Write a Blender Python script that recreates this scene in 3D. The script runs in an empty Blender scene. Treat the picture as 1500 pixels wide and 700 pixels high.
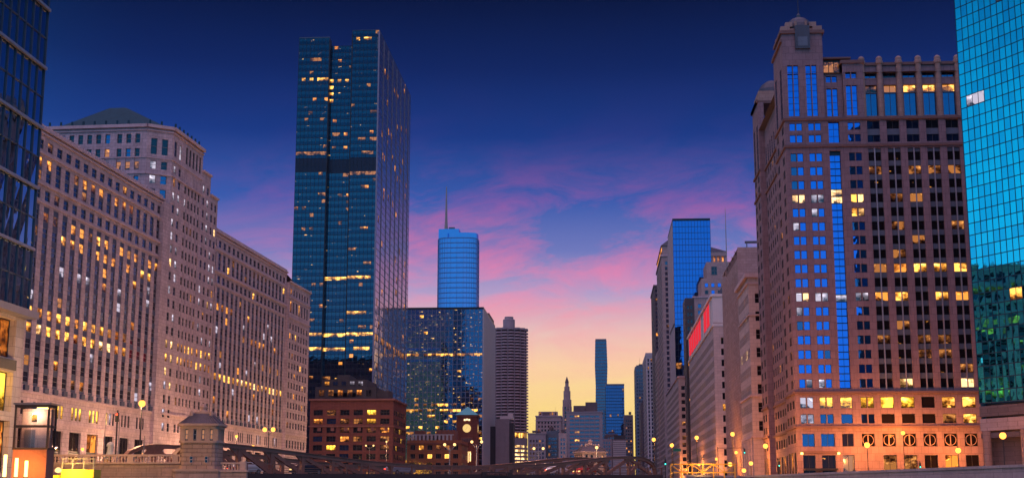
import bpy, math, random
from mathutils import Vector, Euler
random.seed(7)
R = math.radians
scene = bpy.context.scene
COL = scene.collection
CAM = (0.0, 0.0, -3.2)
KE = 2 ** -0.7     # keeps sky and lamp brightness independent of the exposure

# ------------------------------------------------------------------ camera
cd = bpy.data.cameras.new('camera'); cam = bpy.data.objects.new('camera', cd); COL.objects.link(cam)
cd.sensor_width = 36; cd.lens = 48; cd.clip_start = .5; cd.clip_end = 20000
cam.location = CAM; cam.rotation_euler = (R(90 + 10.7027), 0, R(3.6545))
scene.camera = cam
scene.view_settings.view_transform = 'Standard'; scene.view_settings.look = 'None'
scene.view_settings.exposure = 0.7; scene.view_settings.gamma = 1
scene.render.engine = 'CYCLES'
scene.cycles.use_denoising = True
scene.cycles.max_bounces = 6; scene.cycles.diffuse_bounces = 2; scene.cycles.glossy_bounces = 4
scene.cycles.transparent_max_bounces = 6; scene.cycles.volume_bounces = 0
scene.cycles.sample_clamp_indirect = 4.0
scene.cycles.caustics_reflective = False; scene.cycles.caustics_refractive = False

# ------------------------------------------------------------------ world: dusk sky, warm glow low in the east
W = bpy.data.worlds.new('World'); scene.world = W; W.use_nodes = True
nt = W.node_tree; nt.nodes.clear()
def N(tree, typ, **kw):
    n = tree.nodes.new(typ)
    for k, v in kw.items():
        if k == 'inp':
            for a, b in v.items(): n.inputs[a].default_value = b
        else: setattr(n, k, v)
    return n
def lk(tree, a, b): tree.links.new(a, b)
def math_n(tree, op, a, b=None, c=None, clamp=False):
    n = tree.nodes.new('ShaderNodeMath'); n.operation = op; n.use_clamp = clamp
    for i, v in enumerate((a, b, c)):
        if v is None: continue
        if isinstance(v, (int, float)): n.inputs[i].default_value = v
        else: tree.links.new(v, n.inputs[i])
    return n.outputs[0]
def ramp(tree, fac, stops, interp='LINEAR'):
    n = tree.nodes.new('ShaderNodeValToRGB'); cr = n.color_ramp; cr.interpolation = interp
    while len(cr.elements) < len(stops): cr.elements.new(.5)
    for e, (p, c) in zip(cr.elements, stops):
        e.position = p; e.color = (c[0], c[1], c[2], 1) if not isinstance(c, (int, float)) else (c, c, c, 1)
    tree.links.new(fac, n.inputs[0]); return n.outputs[0]
def mix(tree, fac, a, b, mode='MIX'):
    n = tree.nodes.new('ShaderNodeMix'); n.data_type = 'RGBA'; n.blend_type = mode
    for i, v in ((0, fac), (6, a), (7, b)):
        if isinstance(v, (int, float)): n.inputs[i].default_value = v
        elif isinstance(v, tuple): n.inputs[i].default_value = (*v, 1)
        else: tree.links.new(v, n.inputs[i])
    return n.outputs[2]
tc = N(nt, 'ShaderNodeTexCoord')
sx = N(nt, 'ShaderNodeSeparateXYZ'); lk(nt, tc.outputs['Generated'], sx.inputs[0])
el = math_n(nt, 'MULTIPLY', math_n(nt, 'ARCSINE', sx.outputs[2]), 180 / math.pi)
az = math_n(nt, 'MULTIPLY', math_n(nt, 'ARCTAN2', sx.outputs[0], sx.outputs[1]), 180 / math.pi)
e01 = math_n(nt, 'DIVIDE', el, 45.0, clamp=True)
def s2l(*c): return tuple((v / 255 / 12.92 if v / 255 < .04045 else ((v / 255 + .055) / 1.055) ** 2.4) for v in c)
def est(l): return [(d / 45.0, c) for d, c in l]
east = ramp(nt, e01, est([(0, s2l(255, 206, 104)), (2, s2l(255, 218, 120)), (3.8, s2l(255, 222, 140)), (5.4, s2l(255, 212, 166)),
    (6.8, s2l(238, 194, 188)), (8.4, s2l(182, 160, 202)), (10.2, s2l(112, 122, 190)), (12.3, s2l(56, 90, 172)), (15, s2l(25, 57, 132)),
    (17.8, s2l(14, 37, 96)), (20.5, s2l(6, 22, 64)), (26, s2l(5, 18, 56)), (45, s2l(5, 16, 50))]))
west = ramp(nt, e01, est([(0, (.10, .54, 1.0)), (4, (.09, .53, 1.0)), (8, (.08, .53, 1.0)), (12, (.05, .48, .92)), (16, (.03, .35, .74)),
    (20, (.015, .19, .48)), (27, (.008, .03, .12)), (45, s2l(8, 20, 58))]))
aa = math_n(nt, 'ABSOLUTE', az)
azf = nt.nodes.new('ShaderNodeMapRange'); azf.interpolation_type = 'SMOOTHSTEP'
lk(nt, aa, azf.inputs[0]); azf.inputs[1].default_value = 18; azf.inputs[2].default_value = 75
sky = mix(nt, azf.outputs[0], east, west)
# pink wisps of cloud between 4 and 15 degrees
cv = nt.nodes.new('ShaderNodeCombineXYZ')
lk(nt, math_n(nt, 'MULTIPLY', az, .17), cv.inputs[0]); lk(nt, math_n(nt, 'ADD', math_n(nt, 'MULTIPLY', el, .50), math_n(nt, 'MULTIPLY', az, -.05)), cv.inputs[1])
n1 = N(nt, 'ShaderNodeTexNoise', inp={'Scale': 1.0, 'Detail': 10.0, 'Roughness': .66, 'Distortion': .5}); lk(nt, cv.outputs[0], n1.inputs['Vector'])
cl = ramp(nt, n1.outputs[0], [(0.42, 0.0), (0.63, 1.0)])
band = ramp(nt, e01, est([(2, 0.0), (5.5, .5), (8, .95), (9.5, 1.0), (11.5, .7), (14.5, 0.12), (18, 0.0)]))
pink = ramp(nt, e01, est([(3, s2l(255, 200, 150)), (6, s2l(252, 178, 174)), (9, s2l(236, 136, 178)), (12, s2l(176, 94, 164)), (16, s2l(70, 52, 130))]))
cz = nt.nodes.new('ShaderNodeMapRange'); cz.interpolation_type = 'SMOOTHSTEP'
lk(nt, math_n(nt, 'ABSOLUTE', math_n(nt, 'ADD', az, 1.5)), cz.inputs[0]); cz.inputs[1].default_value = 7; cz.inputs[2].default_value = 17; cz.inputs[3].default_value = 1.0; cz.inputs[4].default_value = .12
cw = math_n(nt, 'MULTIPLY', math_n(nt, 'MULTIPLY', cl, band), cz.outputs[0])
sky = mix(nt, math_n(nt, 'MULTIPLY', cw, .9), sky, pink)
ng = N(nt, 'ShaderNodeBackground', inp={'Strength': KE}); lk(nt, sky, ng.inputs[0])
ns = N(nt, 'ShaderNodeTexSky'); ns.sky_type = 'NISHITA'; ns.sun_disc = False; ns.sun_elevation = R(1.0); ns.sun_rotation = R(0)
nb = N(nt, 'ShaderNodeBackground', inp={'Strength': .05}); lk(nt, ns.outputs[0], nb.inputs[0])
ad = N(nt, 'ShaderNodeMixShader', inp={0: .006}); lk(nt, ng.outputs[0], ad.inputs[1]); lk(nt, nb.outputs[0], ad.inputs[2])
wo = N(nt, 'ShaderNodeOutputWorld'); lk(nt, ad.outputs[0], wo.inputs[0])

# added wide fill from above, standing in for skylight on all facades
sl = bpy.data.lights.new('sky_fill', 'SUN'); so = bpy.data.objects.new('sky_fill', sl); COL.objects.link(so)
sl.energy = 1.15; sl.angle = R(96); sl.color = (1, .60, .88)
so.rotation_euler = Vector((-.10, -.24, .95)).to_track_quat('Z', 'Y').to_euler(); so.location = (0, -50, 300)

# ------------------------------------------------------------------ materials
M = {}
def newmat(name):
    m = bpy.data.materials.new(name); m.use_nodes = True; t = m.node_tree; t.nodes.clear()
    out = t.nodes.new('ShaderNodeOutputMaterial'); M[name] = m; return m, t, out
def stone(name, c, jw=0, jh=0, rough=.85, var=.25, bump=.15, nscale=.35, metal=0.0, mortar=.6):
    m, t, out = newmat(name)
    tcn = N(t, 'ShaderNodeTexCoord'); ob = tcn.outputs['Object']
    a = N(t, 'ShaderNodeTexNoise', inp={'Scale': nscale, 'Detail': 6.0, 'Roughness': .65}); lk(t, ob, a.inputs['Vector'])
    f = N(t, 'ShaderNodeTexNoise', inp={'Scale': 3.1, 'Detail': 4.0}); lk(t, ob, f.inputs['Vector'])
    # streaks running down the wall
    mp = N(t, 'ShaderNodeMapping'); mp.inputs['Scale'].default_value = (1.3, 1.3, .06); lk(t, ob, mp.inputs[0])
    s = N(t, 'ShaderNodeTexNoise', inp={'Scale': 1.0, 'Detail': 3.0}); lk(t, mp.outputs[0], s.inputs['Vector'])
    v = math_n(t, 'ADD', math_n(t, 'MULTIPLY', a.outputs[0], .5), math_n(t, 'ADD', math_n(t, 'MULTIPLY', f.outputs[0], .25), math_n(t, 'MULTIPLY', s.outputs[0], .25)))
    dk = tuple(x * (1 - var) for x in c); br = tuple(min(1, x * (1 + var)) for x in c)
    colr = ramp(t, v, [(.32, dk), (.68, br)])
    hgt = f.outputs[0]
    if jw:
        sp = N(t, 'ShaderNodeSeparateXYZ'); lk(t, ob, sp.inputs[0])
        cb = N(t, 'ShaderNodeCombineXYZ')
        lk(t, math_n(t, 'ADD', sp.outputs[0], math_n(t, 'MULTIPLY', sp.outputs[1], .985)), cb.inputs[0]); lk(t, sp.outputs[2], cb.inputs[1])
        bk = N(t, 'ShaderNodeTexBrick', inp={'Scale': 1.0, 'Mortar Size': min(.035, jh * .09), 'Brick Width': jw, 'Row Height': jh, 'Bias': 0.0,
            'Color1': (1, 1, 1, 1), 'Color2': (.84, .83, .82, 1), 'Mortar': (mortar, mortar, mortar, 1)}); bk.offset = .5
        lk(t, cb.outputs[0], bk.inputs['Vector'])
        colr = mix(t, 1.0, colr, bk.outputs[0], 'MULTIPLY')
        hgt = math_n(t, 'SUBTRACT', math_n(t, 'MULTIPLY', f.outputs[0], .3), bk.outputs['Fac'])
    p = N(t, 'ShaderNodeBsdfPrincipled', inp={'Roughness': rough, 'Metallic': metal}); lk(t, colr, p.inputs['Base Color'])
    bn = N(t, 'ShaderNodeBump', inp={'Strength': bump, 'Distance': .06}); lk(t, hgt, bn.inputs['Height']); lk(t, bn.outputs[0], p.inputs['Normal'])
    lk(t, p.outputs[0], out.inputs[0]); return m
def glass(name, tint, r0=.2, base=(.01, .012, .016), rough=.04, fleck=0.0, fcol=(1, .55, .12), fs=5.0, wave=.012, thr=.66):
    """coated window glass: a dark room behind a reflecting sheet, now and then a lamp inside"""
    m, t, out = newmat(name)
    geo = N(t, 'ShaderNodeNewGeometry')
    lw = N(t, 'ShaderNodeLayerWeight', inp={'Blend': .5})
    fr = math_n(t, 'POWER', lw.outputs['Facing'], 4.0)
    fac = math_n(t, 'ADD', r0, math_n(t, 'MULTIPLY', fr, 1 - r0), clamp=True)
    nz = N(t, 'ShaderNodeTexNoise', inp={'Scale': .5, 'Detail': 1.0}); lk(t, geo.outputs['Position'], nz.inputs['Vector'])
    bn = N(t, 'ShaderNodeBump', inp={'Strength': 1.0, 'Distance': wave}); lk(t, nz.outputs[0], bn.inputs['Height'])
    g = N(t, 'ShaderNodeBsdfGlossy', inp={'Roughness': rough, 'Color': (*tint, 1)}); lk(t, bn.outputs[0], g.inputs['Normal'])
    d = N(t, 'ShaderNodeBsdfDiffuse', inp={'Color': (*base, 1)})
    body = d.outputs[0]
    if fleck:
        mp = N(t, 'ShaderNodeMapping'); mp.inputs['Scale'].default_value = (.30, .30, .95); lk(t, geo.outputs['Position'], mp.inputs[0])
        q = N(t, 'ShaderNodeTexNoise', inp={'Scale': 1.0, 'Detail': 3.0, 'Roughness': .7}); lk(t, mp.outputs[0], q.inputs['Vector'])
        st = ramp(t, q.outputs[0], [(thr, 0.0), (thr + .06, 1.0)])
        em = N(t, 'ShaderNodeEmission', inp={'Color': (*fcol, 1)}); lk(t, math_n(t, 'MULTIPLY', st, fs * fleck * KE), em.inputs['Strength'])
        ash = N(t, 'ShaderNodeAddShader'); lk(t, d.outputs[0], ash.inputs[0]); lk(t, em.outputs[0], ash.inputs[1]); body = ash.outputs[0]
    mx = N(t, 'ShaderNodeMixShader'); lk(t, fac, mx.inputs[0]); lk(t, body, mx.inputs[1]); lk(t, g.outputs[0], mx.inputs[2])
    lk(t, mx.outputs[0], out.inputs[0]); return m
def lit(name, c1, c2, s, lo=.15, sc=(.8, .8, 1.3), t0=.40, t1=.60, flat=0.0):
    """a lit room seen through glass: ceiling lamps, a darker lower half with furniture, now and then a drawn blind"""
    m, t, out = newmat(name)
    geo = N(t, 'ShaderNodeNewGeometry'); uvn = N(t, 'ShaderNodeTexCoord'); su = N(t, 'ShaderNodeSeparateXYZ'); lk(t, uvn.outputs['UV'], su.inputs[0])
    mp = N(t, 'ShaderNodeMapping'); mp.inputs['Scale'].default_value = sc; lk(t, geo.outputs['Position'], mp.inputs[0])
    q = N(t, 'ShaderNodeTexNoise', inp={'Scale': 1.0, 'Detail': 4.0, 'Roughness': .7}); lk(t, mp.outputs[0], q.inputs['Vector'])
    big = N(t, 'ShaderNodeTexNoise', inp={'Scale': .33, 'Detail': 0.0}); lk(t, geo.outputs['Position'], big.inputs['Vector'])
    room = ramp(t, big.outputs[0], [(.36, .30), (.64, 1.25)])                       # how bright this room is
    up = ramp(t, su.outputs[1], [(.0, .30), (.45, .5), (.72, 1.0), (.9, 1.1), (1.0, .55)])   # ceiling light above, desks below
    k = ramp(t, q.outputs[0], [(t0, lo), (t1, 1.0)])
    fur = ramp(t, math_n(t, 'ADD', q.outputs[0], math_n(t, 'MULTIPLY', su.outputs[1], .55)), [(.58, .22), (.70, 1.0)])
    bl = math_n(t, 'GREATER_THAN', big.outputs[0], .585)
    inner = math_n(t, 'MULTIPLY', math_n(t, 'MULTIPLY', k, up), fur)
    val = math_n(t, 'ADD', math_n(t, 'MULTIPLY', inner, math_n(t, 'SUBTRACT', 1.0, bl)), math_n(t, 'MULTIPLY', bl, .42))
    val = math_n(t, 'MULTIPLY', val, room)
    cc = mix(t, math_n(t, 'MULTIPLY', val, 1.0, clamp=True), c2, c1)
    em = N(t, 'ShaderNodeEmission'); lk(t, cc, em.inputs['Color']); lk(t, math_n(t, 'MULTIPLY', val, s * KE * 1.25), em.inputs['Strength'])
    g = N(t, 'ShaderNodeBsdfGlossy', inp={'Roughness': .05, 'Color': (.6, .7, .8, 1)})
    mx = N(t, 'ShaderNodeMixShader', inp={0: .10}); lk(t, em.outputs[0], mx.inputs[1]); lk(t, g.outputs[0], mx.inputs[2])
    lk(t, mx.outputs[0], out.inputs[0]); return m
def emit(name, c, s):
    m, t, out = newmat(name); e = N(t, 'ShaderNodeEmission', inp={'Color': (*c, 1), 'Strength': s * KE}); lk(t, e.outputs[0], out.inputs[0]); return m

stone('limestone', (.56, .42, .44), 1.6, .9, var=.34, bump=.3, mortar=.45)
stone('limestone_trim', (.54, .40, .41), var=.25)
stone('mart_spandrel', (.06, .075, .13), rough=.5, var=.2)
stone('pink_granite', (.26, .175, .195), 1.65, 1.73, var=.22, bump=.3, mortar=.45)
stone('granite_trim', (.17, .10, .09), var=.15)
stone('granite_light', (.36, .24, .20), 1.8, 1.2, var=.12)
stone('panel_grey', (.12, .14, .18), rough=.35, var=.2)
stone('brick_red', (.26, .085, .055), 2.2, .6, var=.25)
stone('brick_trim', (.30, .13, .09), var=.2)
stone('brick_orange', (.48, .19, .085), 2.0, .6, var=.22)
stone('charcoal_panel', (.045, .04, .045), rough=.6, var=.3)
stone('concrete', (.50, .41, .39), 3.0, 1.4, var=.22)
stone('balcony_stone', (.56, .43, .44), var=.15)
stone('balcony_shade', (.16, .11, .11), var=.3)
stone('concrete_far', (.33, .28, .30), var=.15)
stone('pale_stone', (.60, .47, .44), 2.2, 1.1, var=.18)
stone('pale_plain', (.50, .42, .42), var=.12)
stone('tan_stone', (.46, .34, .32), 1.8, .9, var=.2)
stone('dark_stone', (.16, .12, .12), 1.8, .9, var=.2)
stone('house_stone', (.50, .31, .24), 1.1, .45, var=.2, bump=.5, mortar=.4)
stone('house_trim', (.52, .33, .25), var=.2)
stone('quay_stone', (.52, .33, .27), 1.7, .9, var=.28, bump=.5)
stone('balustrade_stone', (.58, .38, .31), var=.25)
stone('roof_tile', (.12, .095, .10), rough=.55, var=.35)
stone('copper_green', (.010, .060, .085), rough=.95, var=.25)
stone('copper_bright', (.10, .50, .52), rough=.6, var=.15)
stone('dome_lead', (.05, .065, .09), rough=.5, var=.25)
stone('roof_gravel', (.10, .09, .09), var=.2)
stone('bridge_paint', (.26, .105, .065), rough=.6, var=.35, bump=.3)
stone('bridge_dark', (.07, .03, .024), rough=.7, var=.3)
stone('asphalt', (.05, .048, .048), var=.25)
stone('paving', (.22, .19, .17), 1.5, 1.5, var=.2)
stone('pole_dark', (.045, .035, .035), rough=.5, var=.2, metal=.2)
stone('pole_grey', (.30, .27, .25), rough=.5, var=.2)
stone('steel', (.25, .24, .25), rough=.35, var=.15, metal=.5)
stone('mullion', (.10, .115, .14), rough=.35, var=.15, metal=.4)
stone('mullion_lilac', (.24, .22, .28), rough=.4, var=.12, metal=.3)
stone('mullion_dark', (.02, .022, .03), rough=.4, var=.15, metal=.3)
stone('steel_blue', (.10, .20, .40), rough=.35, var=.1, metal=.3)
stone('mullion_silver', (.42, .40, .44), rough=.35, var=.12, metal=.5)
stone('fin_silver', (.55, .50, .52), rough=.4, var=.1, metal=.3)
stone('mullion_navy', (.006, .03, .06), rough=.35, var=.15)
stone('window_frame', (.20, .18, .18), rough=.5, var=.2)
stone('window_frame_dark', (.03, .028, .03), rough=.5, var=.2)
stone('window_frame_bronze', (.10, .07, .06), rough=.5, var=.2)
emit('red_banner', (.95, .035, .06), .85)  # glows on its own; emission added to brighten the red
stone('white_frame', (.70, .62, .60), rough=.5, var=.08)
stone('yellow_paint', (.75, .36, .03), rough=.5, var=.15)
stone('yellow_fabric', (.85, .55, .05), rough=.7, var=.1)
stone('white_stone', (.60, .56, .54), var=.12)
stone('leaf', (.16, .12, .03), rough=.8, var=.4)
stone('bark', (.10, .06, .04), var=.3)
stone('canopy_black', (.02, .02, .022), rough=.5, var=.2)
stone('sign_green', (.02, .16, .07), rough=.5, var=.1)

glass('glass_dark', (.55, .62, .75), .10)
glass('glass_mart', (.6, .65, .8), .10, base=(.012, .013, .02))
glass('glass_room', (.5, .55, .7), .035, base=(.012, .009, .009), fleck=1.0, fcol=(1, .38, .06), fs=1.6, thr=.69)
glass('glass_blue', (.10, .30, .92), .84, base=(.004, .01, .03), rough=.02, wave=.02)
glass('glass_blue_dim', (.20, .42, .80), .42, base=(.006, .01, .03), rough=.03, wave=.01)
glass('glass_azure', (.10, .26, .72), .80, base=(.004, .01, .04), rough=.03, wave=.01)
glass('glass_teal', (.06, .86, .90), .96, base=(.0, .02, .03), rough=.015, wave=.004)
glass('glass_teal_b', (.06, .74, .84), .92, base=(.0, .02, .03), rough=.02, wave=.006)
glass('glass_tower', (.30, .36, .50), .30, base=(.004, .012, .022), fleck=1.0, fs=3.2, fcol=(1, .50, .10), thr=.66)
glass('glass_tower_span', (.22, .30, .48), .22, base=(.004, .010, .018))
glass('glass_south', (.80, .74, .78), .68, base=(.02, .02, .03), rough=.08)
glass('glass_left', (.42, .62, .85), .62, base=(.006, .012, .02), rough=.02, fleck=1.0, fs=2.0, thr=.72)
glass('glass_clark', (.26, .46, .80), .52, base=(.004, .010, .03), fleck=1.0, fs=4.0, thr=.63)
glass('glass_clark_dark', (.20, .34, .62), .36, base=(.008, .006, .010), fleck=1.0, fs=4.0, thr=.63)  # darker copy of the slab's glass; a dark reflection put into its colour
glass('glass_cobalt', (.28, .32, .66), .40, base=(.004, .01, .04), rough=.04, fleck=.6, fs=2.0, thr=.72)
glass('glass_far', (.42, .38, .52), .34, base=(.02, .03, .06), rough=.1, fleck=.8, fs=2.5, thr=.71)
glass('glass_trump', (.34, .42, .80), .80, base=(.01, .03, .08), rough=.10, fleck=.6, fs=2.0, thr=.75)
glass('louvre', (.22, .28, .4), .14, base=(.004, .004, .006), rough=.4)
lit('lit_gold', (1, .58, .12), (.9, .28, .03), 4.2, lo=.25)
lit('lit_amber', (1, .42, .07), (.7, .16, .02), 2.6, lo=.15)
lit('lit_dim', (1, .40, .10), (.45, .12, .03), 1.1, lo=.08)
lit('lit_cream', (1, .72, .34), (.9, .42, .12), 3.8, lo=.3)
lit('lit_white', (.95, .85, 1.0), (.65, .55, .70), 1.3, lo=.5)
lit('lit_yellow', (1, .62, .08), (1, .40, .02), 4.5, lo=.4)
lit('lit_floor', (1, .58, .12), (.8, .28, .03), 4.2, lo=.12, sc=(.5, .5, 1.0))
lit('lit_shop', (1, .36, .05), (.5, .09, .01), 3.0, lo=.10, sc=(.9, .9, .9))
emit('lamp_sodium', (1, .36, .05), 4.0)
emit('lamp_warm', (1, .58, .2), 2.4)
emit('tube_light', (1, .62, .18), 5)
emit('clock_glow', (1, .66, .24), 1.0)
emit('sign_glow', (1, .72, .40), 2.2)
emit('signal_red', (1, .05, .02), 5)
emit('signal_green', (.05, .9, .65), 4)
emit('sconce', (1, .5, .1), 9)

# ------------------------------------------------------------------ mesh helpers
class MB:
    def __init__(s): s.v = []; s.f = []; s.m = []
    def quad(s, a, b, c, d, mi=0):
        n = len(s.v); s.v += [a, b, c, d]; s.f.append((n, n+1, n+2, n+3)); s.m.append(mi)
    def tri(s, a, b, c, mi=0):
        n = len(s.v); s.v += [a, b, c]; s.f.append((n, n+1, n+2)); s.m.append(mi)
    def hexa(s, p, mi=0):
        n = len(s.v); s.v += list(p)
        for q in ((3, 2, 1, 0), (4, 5, 6, 7), (0, 1, 5, 4), (1, 2, 6, 5), (2, 3, 7, 6), (3, 0, 4, 7)):
            s.f.append(tuple(n + k for k in q)); s.m.append(mi)
    def box(s, x0, x1, y0, y1, z0, z1, mi=0):
        s.hexa([(x0, y0, z0), (x1, y0, z0), (x1, y1, z0), (x0, y1, z0), (x0, y0, z1), (x1, y0, z1), (x1, y1, z1), (x0, y1, z1)], mi)
    def prism(s, poly, z0, z1, mi=0, top=None):
        n = len(s.v); k = len(poly); tp = top or poly
        s.v += [(x, y, z0) for x, y in poly] + [(x, y, z1) for x, y in tp]
        for i in range(k):
            j = (i + 1) % k; s.f.append((n+i, n+j, n+k+j, n+k+i)); s.m.append(mi)
        s.f.append(tuple(n + i for i in reversed(range(k)))); s.m.append(mi)
        s.f.append(tuple(n + k + i for i in range(k))); s.m.append(mi)
    def bar(s, a, b, w, h=None, mi=0):
        """square bar from a to b"""
        a = Vector(a); b = Vector(b); h = h or w; d = (b - a).normalized()
        up = Vector((0, 0, 1)) if abs(d.z) < .95 else Vector((1, 0, 0))
        x = d.cross(up).normalized() * w / 2; y = x.cross(d).normalized() * h / 2
        s.hexa([tuple(q) for q in (a-x-y, a+x-y, a+x+y, a-x+y, b-x-y, b+x-y, b+x+y, b-x+y)], mi)
    def lathe(s, prof, n=12, cx=0, cy=0, mi=0, a0=0.0):
        base = len(s.v); k = len(prof)
        for r, z in prof:
            for i in range(n):
                a = a0 + 2 * math.pi * i / n; s.v.append((cx + r * math.cos(a), cy + r * math.sin(a), z))
        for j in range(k - 1):
            for i in range(n):
                i2 = (i + 1) % n
                s.f.append((base + j*n + i, base + j*n + i2, base + (j+1)*n + i2, base + (j+1)*n + i)); s.m.append(mi)
        s.f.append(tuple(base + i for i in reversed(range(n)))); s.m.append(mi)
        s.f.append(tuple(base + (k-1)*n + i for i in range(n))); s.m.append(mi)
    def mesh(s, name, mats):
        me = bpy.data.meshes.new(name); me.from_pydata(s.v, [], s.f)
        for m in mats: me.materials.append(M[m])
        if len(mats) > 1: me.polygons.foreach_set('material_index', s.m)
        uvl = me.uv_layers.new(name='pane'); uv = []
        for f in s.f: uv += [0, 0, 1, 0, 1, 1, 0, 1] if len(f) == 4 else [0, 0]*len(f)
        uvl.data.foreach_set('uv', uv)
        me.update(); return me
    def build(s, name, mats, parent=None, loc=(0, 0, 0), rz=0.0, smooth=False):
        if isinstance(mats, str): mats = [mats]
        me = s.mesh(name, mats)
        if smooth: me.polygons.foreach_set('use_smooth', [True] * len(me.polygons))
        o = bpy.data.objects.new(name, me); COL.objects.link(o); o.parent = parent
        o.location = loc; o.rotation_euler = (0, 0, rz); return o
def tag(o, label, cat, group=None):
    o['label'] = label; o['category'] = cat
    if group: o['group'] = group
    return o
def empty(name, loc=(0, 0, 0), rz=0.0):
    o = bpy.data.objects.new(name, None); COL.objects.link(o); o.location = loc; o.rotation_euler = (0, 0, rz); o.empty_display_size = .5; return o
def struct(o): o['kind'] = 'structure'; return o
def copy_tree(o, parent=None):
    c = o.copy(); COL.objects.link(c); c.parent = parent
    for ch in list(o.children): copy_tree(ch, c)
    return c

def window_geo(mb, w, h, nx=1, nz=1, fr=.09, fd=.09, T=lambda p: p, mp=1, mf=0):
    """frame ring with bars standing proud of a pane; x along the wall, -y outwards"""
    xs = [fr + (w - 2*fr) * i / nx for i in range(nx + 1)]; zs = [fr + (h - 2*fr) * j / nz for j in range(nz + 1)]
    q = lambda *p: mb.quad(*[T(x) for x in p[:4]], p[4])
    q((fr*.5, 0, fr*.5), (w - fr*.5, 0, fr*.5), (w - fr*.5, 0, h - fr*.5), (fr*.5, 0, h - fr*.5), mp)
    def fb(x0, x1, z0, z1):
        q((x0, -fd, z0), (x1, -fd, z0), (x1, -fd, z1), (x0, -fd, z1), mf)
    def side(x0, z0, x1, z1): q((x0, -fd, z0), (x0, 0, z0), (x1, 0, z1), (x1, -fd, z1), mf)
    fb(0, w, 0, fr); fb(0, w, h - fr, h); fb(0, fr, fr, h - fr); fb(w - fr, w, fr, h - fr)
    side(fr, fr, w - fr, fr); side(w - fr, h - fr, fr, h - fr); side(fr, h - fr, fr, fr); side(w - fr, fr, w - fr, h - fr)
    b = fr * .55
    for x in xs[1:-1]: fb(x - b, x + b, fr, h - fr); side(x - b, fr, x - b, h - fr); side(x + b, h - fr, x + b, fr)
    for z in zs[1:-1]: fb(fr, w - fr, z - b, z + b); side(w - fr, z - b, fr, z - b); side(fr, z + b, w - fr, z + b)

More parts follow.
